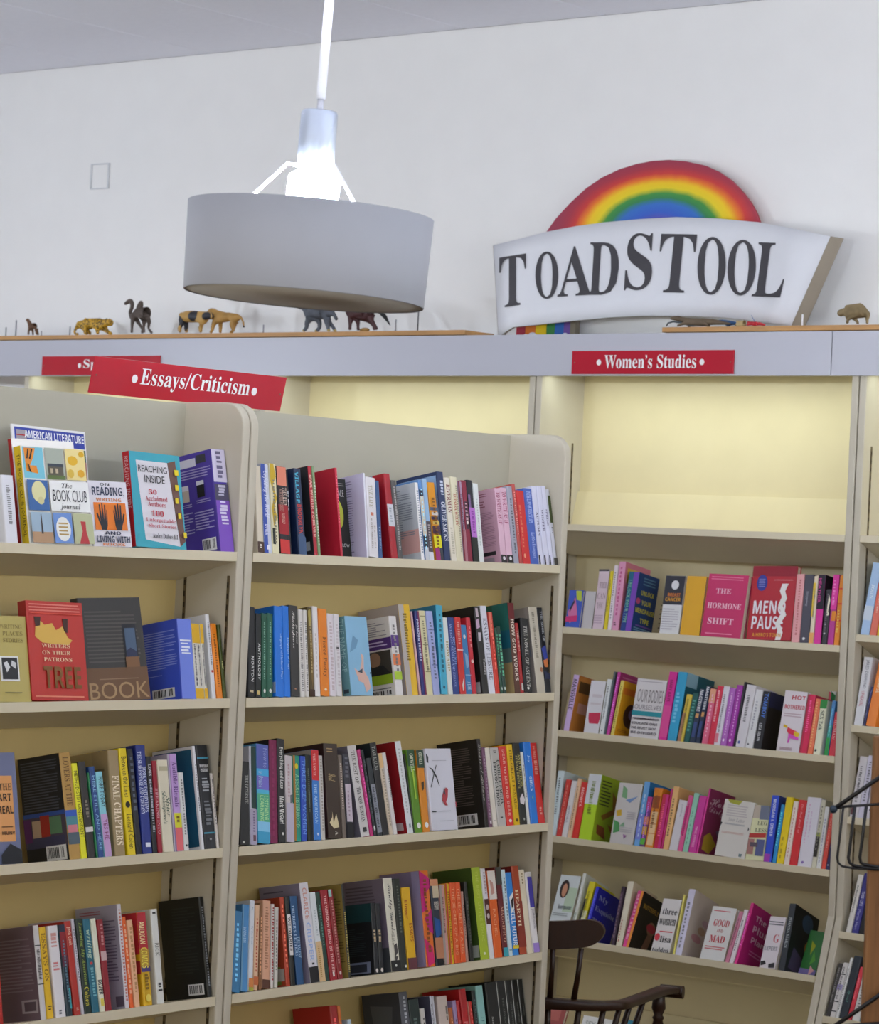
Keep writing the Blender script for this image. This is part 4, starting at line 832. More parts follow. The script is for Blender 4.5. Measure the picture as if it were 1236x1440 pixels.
NAMES = [('white', 'dedede'), ('cream', 'dcd4b8'), ('beige', 'c0b090'), ('tan', 'b08c5c'), ('brown', '6c4428'), ('dark-brown', '38281e'), ('black', '1a1a1c'), ('charcoal', '3a3a3e'),
         ('grey', '8c8c90'), ('silver-grey', 'b8b8c0'), ('red', 'c0242c'), ('dark-red', '841820'), ('crimson', 'c02050'), ('pink', 'e09cb8'), ('magenta', 'cc2c90'), ('mauve', 'a08098'),
         ('purple', '503080'), ('lilac', 'b49cd4'), ('navy', '1e2a54'), ('blue', '2f68c0'), ('royal-blue', '3344cc'), ('sky-blue', '74b0e0'), ('cyan', '48acd0'), ('teal', '28747c'), ('dark-teal', '1c4448'),
         ('green', '2c7840'), ('dark-green', '1c4030'), ('mint', '94ccb8'), ('lime', 'a8c828'), ('olive', '6c6430'), ('khaki', 'b4a860'), ('yellow', 'e4cc20'), ('golden', 'dca41c'), ('orange', 'e07c20'),
         ('orange-red', 'd8501c'), ('salmon', 'e08c70'), ('peach', 'e4b890'), ('steel-blue', '4c7098'), ('lavender', 'a4a8d4'), ('rust', 'a04420'), ('plum', '6c1444')]
def cname(h):
    a = [int(h[i:i+2], 16) for i in (0, 2, 4)]
    return min(NAMES, key=lambda n: sum((p-int(n[1][i*2:i*2+2], 16))**2 for i, p in enumerate(a)))[0]
UN = {'L': 'left bookcase', 'M': 'middle bookcase', 'W': 'wall bookcase', 'R': 'right-edge bookcase'}
ON = {'L': ['', 'first', 'second', 'third', 'fourth'], 'M': ['', 'first', 'second', 'third', 'fourth', 'fifth'], 'W': ['', 'second', 'third', 'fourth', 'fifth', 'lowest'], 'R': ['', '', 'second', 'third', 'fourth', 'fifth', 'sixth']}
def extra(R):
    if R['k'] == 'G' or R['k'] == 'F': return 'face-out'
    b = [d.split(' ') for d in R['dec'] if d[:2] == 'sR']
    b = [q for q in b if float(q[2])-float(q[1]) >= 60 and float(q[4])-float(q[3]) > 8 and cname(q[5]) != cname(R['col'])]
    for q in b:
        if float(q[3]) < 4 and float(q[4]) < 45: return cname(q[5])+'-topped'
    for q in b:
        if float(q[4]) > 96 and float(q[3]) > 50: return cname(q[5])+'-footed'
    for q in b:
        if float(q[4])-float(q[3]) < 70: return cname(q[5])+'-banded'
    return ''
SAFE = 'HEARTH|FINAL CHAPTERS|MORE TODAY|VILLAGE|THE LIFE|RIVERMAN|AUTUMN|WINTER|SPRING|ANTHOLOGY|PRONOUN TROUBLE|A LIFE|LEARNING|Everything and Less|THE AMERICAN|THE BEST OF|PROVOCATIONS|THE GREAT FEMALE|SUNDAY BRUNCH|GIRLS|WE DIARIES|MAGNIFICO|FREE|HEATHER|NAGITUBE|SEX Talk|TRUE STORIES|UPHEAVAL|COLLAPSE|THIS LIFE|ESSAYS ON|writing|DIVER|AMERICAN|ESSAYS OF LEISURE|THE NOVEL OF ASCENT|TO WRITE AS IF|Between the Lines|TELL FUTURE|METHODISTS/TRANSCENDENT'.split('|')
def make_label(R, L, i):
    pos = '%s shelf, %s' % (ON[R['u']][R['r']], UN[R['u']])
    if 'n' in R['opt']: return R['opt']['n']+', '+pos
    c = cname(R['col']); w = 'thick' if R['t'] > .032 else ('slim' if R['t'] < .016 else '')
    hh = 'tall' if R['h'] > .225 else ('short' if R['h'] < .185 else '')
    if R['k'] in 'FG': w = ''
    for d in R['dec']:
        if d[:2] == 'sT' and d.split(' ', 7)[7] in SAFE:
            return ' '.join(x for x in (hh, w, extra(R), c, 'book lettered', d.split(' ', 7)[7]+',', pos) if x)
    l = cname(L[i-1]['col']) if i > 0 else None; r = cname(L[i+1]['col']) if i+1 < len(L) else None
    rel = 'between %s and %s books' % (l, r) if l and r else ('at left end beside %s book' % r if r else 'at right end beside %s book' % l)
    return ' '.join(x for x in (hh, w, extra(R), c, 'book,', rel+',', pos) if x)
def build_book(R, label):
    u = R['u']; B = bayM(u); face = R['k'] in 'FG'; h = R['h']; c = .0016
    M = B @ Matrix.Translation((R['u0'], R['d0'], R['zb']+max(0, R['t']*math.sin(R['a'])))) @ Matrix.Rotation(-R['tilt'], 4, 'X') @ Matrix.Rotation(R['a'], 4, 'Y')
    col = R['col']; opt = R['opt']
    gloss = .32 if lum(col) < .4 else .42
    if not face:
        t = R['t']; w = float(opt.get('w', min(.155, max(.105, h*random.uniform(.60, .68))))); w = min(w, (.176-R['d0']-h*math.sin(R['tilt']))/math.cos(R['tilt']) if u in 'LM' else .17)
        o = cshape(None, t, w, h, min(c, t*.2)).done('book', mat(col, gloss))
        MB().box((c, c, .0025), (max(t-c, c+.0005), w-.003, h-.0025)).done('pages', pagem, o)
        side_d = w
    else:
        w = R['t']; t = float(opt.get('th', .015)); r = min(.003, t*.3)
        prof = [(w, 0), (r, 0), (r*.3, r*.3), (0, r), (0, t-r), (r*.3, t-r*.3), (r, t), (w, t), (w, t-c), (c, t-c), (c, c), (w, c)]
        o = MB().prism(prof, 0, h).done('book', mat(col, gloss))
        MB().box((c, c, .0025), (w-.003, t-c, h-.0025)).done('pages', pagem, o)
    o.matrix_world = M; o['label'] = label; o['category'] = 'book'
    o['group'] = 'books on the %s shelf of the %s' % (ON[u][R['r']], UN[u])
    e = .00035
    Ps, Pc = Print(), Print()
    if not face:
        fs = lambda a, b, L: (a*t, -e*L, (1-b)*h)
        if u in 'LM': fc = lambda a, b, L: (-e*L*.5, (1-a)*w, (1-b)*h)
        else: fc = lambda a, b, L: (t+e*L*.5, a*w, (1-b)*h)
    else:
        fc = lambda a, b, L: (a*w, -e*L, (1-b)*h)
        fs = lambda a, b, L: (-e*L, (1-a)*t, (1-b)*h)
        if 'sc' in opt: decal(Ps, fs, t, h, 'sR 0 100 0 100 '+opt['sc'])
    ds = list(R['dec'])
    if not face and not any(d[1] in 'TD' for d in ds if d[0] == 's') and t > .008:
        q = '%02x%02x%02x' % tuple(int(min(255, max(0, int(col[i:i+2], 16)*(.6 if lum(col) > .25 else 1.3)+(0 if lum(col) > .25 else 60)))) for i in (0, 2, 4))
        ds.append('sD 30 65 %d %d %s %d' % (random.randint(8, 20), random.randint(60, 90), q, random.randint(12, 22)))
    for d in ds:
        if d[0] == 's': decal(Ps, fs, t, h, d)
        else: decal(Pc, fc, w, h, d)
    for P, nm, dd_, f_, W_ in ((Ps, 'spine', [d for d in ds if d[0] == 's'], fs, t), (Pc, 'cover', [d for d in ds if d[0] == 'c'], fc, w)):
        if 1 < len(dd_) <= 4 and (len(dd_) == 2 or all(d[1] in 'ROP' for d in dd_)) and not ('sc' in opt and nm == 'spine'):
            for i_, d in enumerate(dd_):
                Q = Print(); Q.n = i_; decal(Q, f_, W_, h, d); nn = nm+{'R': '_band', 'O': '_dot', 'P': '_shape', 'T': '_title', 'D': '_lettering', 'L': '_text', 'B': '_barcode'}[d[1]]
                me = bpy.data.meshes.new(nn); Q.b.to_mesh(me); Q.b.free(); link(nn, me, Q.m, o)
            P.b.free(); P.m = []; continue
        nm += '_print'
        if P.m:
            me = bpy.data.meshes.new(nm); P.b.to_mesh(me); link(nm, me, P.m, o)
        P.b.free()
    return o
seen = {}
labs = []
for key, L in groups.items():
    for i, R in enumerate(L): labs.append((R, make_label(R, L, i)))
cnt = {}
for R, l in labs: cnt.setdefault(l, []).append(R)
ORD = ['leftmost', 'second', 'third', 'fourth', 'fifth']
for R, l in labs:
    if len(cnt[l]) > 1:
        i = [id(q) for q in cnt[l]].index(id(R)); l = ORD[i]+' '+l
    while len(l.split()) > 16: l = l.replace(' books', '', 1) if ' books' in l else (l.replace(' book,', ',', 1) if ' book,' in l else ' '.join(l.split()[:16]))
    build_book(R, l)
# ---------------------------------------------------------------- pendant lamp
LD = 5.24; lc = dep(427, 421, LD)
lamp = empty('pendant_lamp', 'white drum pendant lamp with glowing bulb hanging above the left bookcases', 'lamp', lc)
axis = (U2*.9997).normalized()
ax = (Vector((0, 0, 1))-rgt*-.038).normalized(); 
rot = Vector((0, 0, 1)).rotation_difference(ax); lamp.rotation_mode = 'QUATERNION'; lamp.rotation_quaternion = rot
shm = mat('949497', .75, noise=.02)
rb, rt, hh = .2195, .2255, .162
MB().lathe([(rb-.003, .0005), (rb, 0), (rb+.001, .002), (rt, hh), (rt-.004, hh), (rb-.004, .003)], 96).done('drum_shade', shm, lamp)
MB().lathe([(.0001, .001), (rb-.0042, .001), (rb-.0042, .006), (.0001, .006)], 96).done('bottom_diffuser', mat('a8a092', .8), lamp)
glow = mat('e4eeff', .3, emit=BULB)
b = MB(); b.lathe([(.001, .155), (.036, .157), (.046, .166), (.048, .2), (.046, .226), (.03, .236), (.024, .25), (.001, .25)], 24)
b.done('bulb', glow, lamp)
alum = mat('c8d0dc', .22, metal=.85)
MB().lathe([(.001, .24), (.034, .24), (.0345, .243), (.034, .34), (.031, .346), (.001, .347)], 32).done('lamp_socket', alum, lamp)
MB().tube([(0, 0, .345), (0, 0, .37)], .006).done('cord_grip', mat('b8b8c0', .4), lamp)
MB().tube([(0, 0, .368), (0, 0, CZ-lc.z)], .0085, 12).done('cord', mat('f0f0f4', .5), lamp)
for k in range(3):
    a = YAW+math.pi+.25+k*2*math.pi/3; ca, sa = math.cos(a), math.sin(a)
    MB().tube([(.03*ca, .03*sa, .243), (.052*ca, .052*sa, .245), (.13*ca, .13*sa, .158), (.217*ca, .217*sa, .15)], .0035, 6).done('support_arm', mat('e8ecf0', .4), lamp)
MB().lathe([(.001, CZ-lc.z-.002), (.05, CZ-lc.z-.002), (.045, CZ-lc.z-.025), (.012, CZ-lc.z-.035), (.001, CZ-lc.z-.035)], 24).done('ceiling_rose', mat('e0e0e4', .5), lamp)

under(lamp, ('bottom_diffuser',), 'drum_shade'); under(lamp, ('cord_grip',), 'lamp_socket')
for x, y, l in ((-.9, 3.9, 'white drum pendant lamp out of frame, right of the camera line'), (-1.5, 5.2, 'white drum pendant lamp out of frame to the right'), (-.3, 6.35, 'white drum pendant lamp out of frame at far right'),
                (-6.3, 3.9, 'white drum pendant lamp out of frame left of the island bookcases'), (-3.5, 1.2, 'white drum pendant lamp out of frame beside the camera'), (-9.0, 5.2, 'white drum pendant lamp out of frame at far left'), (-.9, 1.2, 'white drum pendant lamp out of frame behind the camera line')):
    r_ = lamp.copy(); C.objects.link(r_); r_.location = (x, y, lc.z); r_['label'] = l; r_['group'] = 'pendant lamps'
    for q in list(lamp.children):
        d_ = q.copy(); C.objects.link(d_); d_.parent = r_
        for w_ in list(q.children):
            e2 = w_.copy(); C.objects.link(e2); e2.parent = d_
lamp['group'] = 'pendant lamps'

# ---------------------------------------------------------------- TOADSTOOL sign
def sp(x, y, Y=7.72): return onY(680+x/2.223, 210+y/2.223, Y)
def banner_y(x): t = (x-30)/1055; return 7.70-.10*(2*t-1)**4*(1 if t > .5 else .5)+.0
sg = empty('shop_sign', 'curved white banner sign lettered TOADSTOOL under a painted rainbow', 'sign', (sp(560, 560).x, 7.72, PZ))
O0 = Vector(sg.location)
top = [(30, 300), (110, 280), (200, 257), (290, 240), (380, 228), (490, 218), (600, 212), (730, 216), (860, 228), (970, 248), (1085, 272)]
bot = [(46, 586), (92, 556), (170, 548), (280, 536), (390, 526), (500, 520), (610, 521), (720, 524), (800, 530), (880, 542), (962, 552)]
bm = bmesh.new(); NR = 6; cols = []
for (a, b_) in zip(top, bot):
    col_ = []
    for j in range(NR+1):
        x = a[0]+(b_[0]-a[0])*j/NR; y = a[1]+(b_[1]-a[1])*j/NR
        lean = .05*(1-j/NR); p = sp(x, y, banner_y(a[0])+lean)-O0; col_.append(p)
    cols.append(col_)
fr_ = [[bm.verts.new(p) for p in c_] for c_ in cols]; bk = [[bm.verts.new(p+Vector((0, .012, 0))) for p in c_] for c_ in cols]
for i in range(len(cols)-1):
    for j in range(NR):
        f = bm.faces.new((fr_[i][j], fr_[i][j+1], fr_[i+1][j+1], fr_[i+1][j])); f.smooth = True
        f = bm.faces.new((bk[i][j], bk[i+1][j], bk[i+1][j+1], bk[i][j+1])); f.smooth = True
    bm.faces.new((fr_[i][0], fr_[i+1][0], bk[i+1][0], bk[i][0])).material_index = 1
    bm.faces.new((fr_[i][NR], bk[i][NR], bk[i+1][NR], fr_[i+1][NR])).material_index = 1
for i in (0, -1):
    for j in range(NR): bm.faces.new((fr_[i][j], bk[i][j], bk[i][j+1], fr_[i][j+1])).material_index = 1
bmesh.ops.recalc_face_normals(bm, faces=bm.faces)
me = bpy.data.meshes.new('banner'); bm.to_mesh(me); bm.free(); link('banner', me, [mat('dfe0e4', .6, noise=.03), mat('8c8270', .7)], sg)
# curled edge strips at both ends, darkened to paint in the shadow beside the curl
def edge_strip(i, dy, wd):
    bm = bmesh.new(); A = [c for c in cols[i]]; q = [[bm.verts.new(p+Vector(v)) for p in A] for v in ((0, -.001, 0), (wd, dy, 0), (wd, dy+.01, 0), (0, .011, 0))]
    for k in range(4):
        for j in range(NR): bm.faces.new((q[k][j], q[k][j+1], q[(k+1) % 4][j+1], q[(k+1) % 4][j]))
    bm.faces.new([q[k][0] for k in range(4)]); bm.faces.new([q[k][NR] for k in range(4)][::-1]); bmesh.ops.recalc_face_normals(bm, faces=bm.faces)
    me = bpy.data.meshes.new('curled_edge_shadow'); bm.to_mesh(me); bm.free(); link('curled_edge_shadow', me, mat('9c9282', .7, noise=.1), sg)
edge_strip(-1, .05, .012); edge_strip(0, .04, -.004)
# letters
def banner_pt(px, py):
    # point on the banner's front for a zoom coordinate
    for i in range(len(top)-1):
        for j in range(NR):
            pass
    t = max(0, min(.9999, (px-30)/1055)); k = t*10
    # iterate for the slant of the columns
    for _ in range(8):
        i = min(9, max(0, int(k))); fr = k-i
        ax_, ay = top[i][0]+(top[i+1][0]-top[i][0])*fr, top[i][1]+(top[i+1][1]-top[i][1])*fr
        bx, by = bot[i][0]+(bot[i+1][0]-bot[i][0])*fr, bot[i][1]+(bot[i+1][1]-bot[i][1])*fr
        s_ = (py-ay)/(by-ay); xx = ax_+(bx-ax_)*s_; k += (px-xx)/100; k = max(0, min(9.999, k))
    i = int(k); fr = k-i; jj = max(0, min(NR-1e-6, s_*NR)); j = int(jj); g = jj-j
    p = (cols[i][j]*(1-fr)+cols[i+1][j]*fr)*(1-g)+(cols[i][j+1]*(1-fr)+cols[i+1][j+1]*fr)*g
    return p+Vector((0, -.0025, 0))
inkm = mat('48464a', .7, noise=.15)
for ch, x0, x1, y0, y1, sh, ti in (('T', 50, 134, 332, 490, 0, .16), ('O', 163, 235, 320, 468, 0, 0), ('A', 232, 340, 303, 458, 0, .06), ('D', 330, 424, 291, 455, 10, 0), ('S', 446, 530, 262, 441, 12, 0),
                           ('T', 548, 660, 265, 448, 18, -.02), ('O', 670, 758, 274, 455, 6, 0), ('O', 764, 852, 283, 457, 8, 0), ('L', 850, 945, 292, 462, 22, -.04)):
    v, f, _ = TM[('s', ch)]; bm = bmesh.new(); vs = []
    for a, b_ in v:
        x = x0+(x1-x0)*a+sh*(b_-.5); y = y1+(y0-y1)*b_ - ti*(x-(x0+x1)/2)
        vs.append(bm.verts.new(banner_pt(x, y)))
    for q in f:
        try: bm.faces.new([vs[i] for i in q])
        except ValueError: pass
    me = bpy.data.meshes.new('letter'); bm.to_mesh(me); bm.free(); link('letter', me, inkm, sg)
under(sg, ('letter', 'curled_edge_shadow'), 'banner')
# rainbow arch behind the banner: painted colour runs outward from the arc's centre
rm = bpy.data.materials.new('painted_rainbow'); rm.use_nodes = True; n = rm.node_tree.nodes; L = rm.node_tree.links
tc = n.new('ShaderNodeTexCoord'); mp = n.new('ShaderNodeMapping'); ln_ = n.new('ShaderNodeVectorMath'); ln_.operation = 'LENGTH'; rp = n.new('ShaderNodeValToRGB')
no = n.new('ShaderNodeTexNoise'); no.inputs['Scale'].default_value = 25; ad = n.new('ShaderNodeMath'); ad.operation = 'MULTIPLY_ADD'; ad.inputs[1].default_value = .03
L.new(tc.outputs['Object'], mp.inputs[0]); L.new(mp.outputs[0], ln_.inputs[0]); L.new(tc.outputs['Object'], no.inputs[0])
L.new(no.outputs[0], ad.inputs[0]); L.new(ln_.outputs['Value'], ad.inputs[2]); L.new(ad.outputs[0], rp.inputs[0]); L.new(rp.outputs[0], n['Principled BSDF'].inputs['Base Color'])
stops = [(.0, '6c48a0'), (.16, '6a4ca8'), (.30, '2e5cc0'), (.42, '2c6cc0'), (.50, '2a8048'), (.56, '3c9038'), (.63, 'e8d010'), (.70, 'f0c808'), (.77, 'e87818'), (.83, 'cc3430'), (.91, 'a82c40'), (1.0, '983048')]
cr = rp.color_ramp
while len(cr.elements) < len(stops): cr.elements.new(.5)
for e_, (p_, h_) in zip(cr.elements, stops): e_.position = p_; e_.color = lin(h_)+[1]
n['Principled BSDF'].inputs['Roughness'].default_value = .5
arch = [(196, 258), (226, 216), (270, 168), (320, 122), (370, 88), (425, 62), (480, 45), (530, 36), (580, 33), (635, 38), (690, 50), (735, 70), (775, 98), (808, 132), (835, 168), (852, 200), (862, 228)]
low = [(862, 300), (196, 330)]
cen = sp(545, 262, 7.80)-O0
rx = (sp(862, 262, 7.80)-sp(196, 262, 7.80)).x/2; rz = (sp(580, 33, 7.80)-sp(580, 262, 7.80)).z
pts = [sp(x, y, 7.80)-O0 for x, y in arch+low]
bm = bmesh.new(); a_ = [bm.verts.new(p) for p in pts]; b2 = [bm.verts.new(p+Vector((0, .012, 0))) for p in pts]; nn = len(pts)
bm.faces.new(a_); bm.faces.new(b2[::-1])
for i in range(nn): bm.faces.new((a_[i], b2[i], b2[(i+1) % nn], a_[(i+1) % nn]))
bmesh.ops.recalc_face_normals(bm, faces=bm.faces)
me = bpy.data.meshes.new('rainbow_arch'); bm.to_mesh(me); bm.free(); link('rainbow_arch', me, rm, sg)
mp.vector_type = 'POINT'; mp.inputs['Scale'].default_value = (1/rx, 0, 1/rz); mp.inputs['Location'].default_value = (-cen.x/rx, 0, -cen.z/rz)
# the second small rainbow board low behind the banner
rbp = empty('rainbow_board', 'small rainbow striped board behind the lower left of the banner', 'board', (sp(190, 585).x, 7.78, PZ))
O1 = Vector(rbp.location)
xs = [100, 128, 160, 194, 220, 248, 276]; cc = ['b02c40', 'e07820', 'ecc810', '3c8848', '3068b8', '7050a0']
for i in range(6):
    q = [sp(xs[i], 600, 7.78), sp(xs[i+1], 600, 7.78), sp(xs[i+1]+4, 510, 7.78), sp(xs[i]+6, 510, 7.78)]
    bm = bmesh.new(); a_ = [bm.verts.new(p-O1) for p in q]; b2 = [bm.verts.new(p-O1+Vector((0, .01, 0))) for p in q]
    bm.faces.new(a_); bm.faces.new(b2[::-1])
    for k in range(4): bm.faces.new((a_[k], b2[k], b2[(k+1) % 4], a_[(k+1) % 4]))
    bmesh.ops.recalc_face_normals(bm, faces=bm.faces); me = bpy.data.meshes.new('stripe'); bm.to_mesh(me); bm.free(); link('stripe', me, mat(cc[i], .6), rbp)
b = MB()
for x, y, r in ((130, 590, .018), (150, 586, .02), (172, 592, .018), (240, 590, .014), (252, 582, .012)):
    p = sp(x, y, 7.772)-O1; b.prism([(p.x+r*math.cos(k*math.pi/8), p.z+r*.8*math.sin(k*math.pi/8)) for k in range(16)], p.y+.001+x*1e-5, p.y+.004, 1)
b.done('painted_cloud', mat('dcdce4', .6), rbp)
p = sp(283, 590, 7.79); o = MB().box((p.x-.008, 7.775, PZ), (p.x+.014, 7.80, PZ+.15)).done('prop_stick', mat('7c7464', .7)); tag(o, 'short grey-brown stick behind the banner beside the rainbow board', 'stick')

# ---------------------------------------------------------------- toy animals
def grow(name, parent, chains, mats, s, sub=2, paint=None):
    # chains: list of lists of (x px right, y px up, depth px, radius px); one skinned body, first chain's first vertex is the root
    vs, es, rs, idx = [], [], [], {}
    for ch in chains:
        pv = None
        for (x, y, dd, r) in ch:
            k = (x, y, dd)
            if k not in idx: idx[k] = len(vs); vs.append((x*s/.78, dd*s*1.15, y*s)); rs.append(r*s*1.32)
            i = idx[k]
            if pv is not None: es.append((pv, i))
            pv = i
    me = bpy.data.meshes.new(name); me.from_pydata(vs, es, []); o = bpy.data.objects.new(name, me); C.objects.link(o)
    sk = o.modifiers.new('s', 'SKIN'); sk.use_smooth_shade = True; sk.branch_smoothing = .4
    for i, d in enumerate(me.skin_vertices[0].data): d.radius = (rs[i], rs[i]); d.use_root = (i == 0)
    sb = o.modifiers.new('u', 'SUBSURF'); sb.levels = sub; sb.render_levels = sub
    return o, mats, parent, paint
PEND = []
def animal(name, label, px, py, chains, mats, Y=7.52, paint=None, extra=None):
    p = onY(px, py, Y); p.z = PZ+.0165; s = (p-Vector((0, 0, EYE))).dot(fwd)/FPX
    t = empty(name, label, 'toy animal', p, 0, 'toy animals on the ledge')
    PEND.append((grow('body', t, chains, mats, s, paint=paint), t, s))
    if extra: extra(t, s)
    return t, s
def eyes(t, s, pts, r=.55):
    for i, (x, y, dd) in enumerate(pts): MB().ball((x*s/.78, dd*s, y*s), r*s).done('eye', mat('101010', .2), t)
def spot_mat(base, spot, scale, lo, hi):
    m = bpy.data.materials.new('fur'); m.use_nodes = True; n = m.node_tree.nodes; L = m.node_tree.links
    v = n.new('ShaderNodeTexVoronoi'); v.inputs['Scale'].default_value = scale; r = n.new('ShaderNodeValToRGB'); tc = n.new('ShaderNodeTexCoord')
    r.color_ramp.elements[0].position = lo; r.color_ramp.elements[1].position = hi; r.color_ramp.elements[0].color = lin(spot)+[1]; r.color_ramp.elements[1].color = lin(base)+[1]
    L.new(tc.outputs['Object'], v.inputs[0]); L.new(v.outputs['Distance'], r.inputs[0]); L.new(r.outputs[0], n['Principled BSDF'].inputs['Base Color']); n['Principled BSDF'].inputs['Roughness'].default_value = .5
    return m
# leopard walking right; origin at px 102 = tail side
animal('toy_leopard', 'spotted yellow toy leopard walking right on the plank', 103, 471,
 [[(34, 16, 0, 6.2), (24, 17, 0, 6.2), (14, 16, 0, 6.4), (9, 15, 0, 5)], [(34, 16, 0, 6.2), (44, 16, 0, 6), (50, 17, 0, 4.5), (56, 17.5, 0, 4.6), (60, 15, 0, 3)],
  [(44, 16, 0, 6), (46, 8, 3, 3), (52, 3.5, 3, 2), (57, 1.6, 3, 1.8)], [(44, 16, 0, 6), (40, 8, -3, 2.8), (40, 3, -3, 2), (42, 1.5, -3, 1.7)],
  [(14, 16, 0, 6.4), (16, 8, 3, 3.2), (22, 4, 3, 2), (24, 1.5, 3, 1.8)], [(14, 16, 0, 6.4), (20, 7, -3, 3), (21, 3, -3, 2), (25, 1.5, -3, 1.7)],
  [(9, 15, 0, 5), (4, 10, 0, 1.5), (1.5, 5, 0, 1.3), (3, 2, 0, 1.3), (8, 1.6, 0, 1.3)]], spot_mat('c89a28', '3c2c10', 150, .40, .50),
 extra=lambda t, s: (eyes(t, s, [(59, 18.5, -4)]), [MB().ball((x*s/.78, dd*s, 21.5*s), 1.5*s).done('ear', mat('2c2418', .6), t) for x, dd in ((53, -3), (53, 3))]))
animal('toy_camel', 'grey-brown toy camel with one hump facing left', 193, 471,
 [[(6, 30, 0, 7), (0, 31, 0, 6), (-6, 29, 0, 5), (-11, 25, 0, 3), (-13, 31, 0, 2.0), (-10, 38, 0, 2.1), (-10, 44, 0, 2.6), (-13, 48, 0, 3.4), (-17, 46, 0, 2.4), (-22, 43, 0, 1.7)], [(0, 31, 0, 6), (3, 42, 0, 3.8), (4, 48, 0, 2)],
  [(6, 30, 0, 7), (12, 30, 0, 6)], [(-6, 29, 0, 5), (-6, 16, -3, 2), (-6, 8, -3, 1.3), (-6, 1.6, -3, 1.7)], [(-6, 29, 0, 5), (-2, 16, 4, 2), (4, 8, 4, 1.3), (4, 1.6, 4, 1.7)],
  [(12, 30, 0, 6), (12, 17, -3, 2.4), (12, 9, -3, 1.3), (13, 1.6, -3, 1.7)], [(12, 30, 0, 6), (15, 17, 3, 2.2), (13, 9, 4, 1.3), (19, 1.6, 4, 1.6)], [(12, 30, 0, 6), (17, 26, 0, 1), (18, 20, 0, 1)]],
 mat('5c5048', .6, noise=.3, key='fur'), extra=lambda t, s: eyes(t, s, [(-13, 46, -3)]))
animal('toy_hyena', 'yellow toy wild dog with black patches facing right beside lioness', 251, 471,
 [[(16, 24, 0, 7), (8, 25, 0, 7), (3, 24, 0, 6)], [(16, 24, 0, 7), (26, 24, 0, 7), (36, 24, 0, 7), (42, 25, 0, 5), (46, 25, 0, 4.5), (51, 22, 0, 2.6)],
  [(36, 24, 0, 7), (36, 12, -3, 2.6), (35, 5, -3, 2), (36, 1.6, -3, 2)], [(36, 24, 0, 7), (31, 12, 3, 2.4), (30, 5, 3, 2), (31, 1.6, 3, 2)],
  [(8, 25, 0, 7), (6, 13, -3, 3), (3, 6, -3, 2), (5, 1.6, -3, 2)], [(8, 25, 0, 7), (9, 13, 3, 3), (8, 6, 3, 2), (10, 1.6, 3, 2)]], spot_mat('b8904c', '24242a', 24, .46, .50),
 extra=lambda t, s: (eyes(t, s, [(49, 25, -3)]), MB().tube([(2*s/.78, 0, 26*s), (0, 0, 20*s), (1*s/.78, 0, 13*s)], [1.2*s, 1*s, .7*s], 6).done('tail', mat('2c2820', .6), t)))
animal('toy_lioness', 'tan toy lioness facing left with thin tail, nose to wild dog', 294, 471,
 [[(20, 22, 0, 6), (29, 24, 0, 5.6), (37, 24, 0, 6.4), (42, 23, 0, 5)], [(20, 22, 0, 6), (12, 23, 0, 6.2), (7, 29, 0, 5.6), (2, 32, 0, 5.6), (-2, 27, 0, 3.4), (-4, 25, 0, 2)],
  [(12, 23, 0, 6.2), (8, 12, -3, 2.4), (7, 5, -3, 1.7), (4, 1.6, -3, 1.8)], [(12, 23, 0, 6.2), (14, 12, 3, 2.4), (14, 5, 3, 1.7), (14, 1.6, 3, 1.8)],
  [(37, 24, 0, 6.4), (36, 12, -3, 3), (38, 6, -3, 1.7), (38, 1.6, -3, 1.8)], [(37, 24, 0, 6.4), (34, 12, 3, 2.8), (33, 5, 3, 1.7), (29, 1.6, 3, 1.8)],
  [(42, 23, 0, 5), (47, 22, 0, 1.2), (50, 16, 0, 1), (51, 11, 0, 1)]], mat('b88c48', .6, noise=.35, key='fur'), Y=7.545,
 extra=lambda t, s: (eyes(t, s, [(-1, 30, -4)]), [MB().ball((x*s/.78, dd*s, 34.5*s), 1.8*s).done('ear', mat('8c6830', .6), t) for x, dd in ((3, -3), (4, 3))], MB().ball((51*s/.78, 0, 10*s), 1.5*s).done('tail_tuft', mat('2c2018', .7), t)))
animal('toy_wolf', 'grey toy wolf with yellowish paws half hidden by the lampshade', 430, 472,
 [[(16, 27, 0, 8), (8, 28, 0, 9), (2, 31, 0, 7), (-4, 38, 0, 6), (-9, 37, 0, 4), (-13, 35, 0, 2.6)], [(16, 27, 0, 8), (28, 28, 0, 7.5), (32, 28, 0, 6)],
  [(8, 28, 0, 9), (3, 13, -3, 3), (3, 6, -3, 2.2), (-1, 1.8, -3, 2.2)], [(8, 28, 0, 9), (17, 14, 3, 2.8), (17, 6, 3, 2.2), (13, 1.8, 3, 2.2)],
  [(28, 28, 0, 7.5), (32, 13, -3, 3), (34, 7, -3, 2), (35, 1.8, -3, 2.2)], [(28, 28, 0, 7.5), (30, 14, 3, 3), (36, 8, 3, 2), (40, 1.8, 3, 2)], [(32, 28, 0, 6), (40, 24, 0, 2), (44, 16, 0, 2)]],
 mat('5c6068', .6, noise=.4, key='fur'), extra=lambda t, s: [MB().ball((x*s/.78, dd*s, 2*s), 2.6*s, sz=.7).done('paw', mat('b49c5c', .6), t) for x, dd in ((-1, -3), (13, 3), (35, -3), (40, 3))])
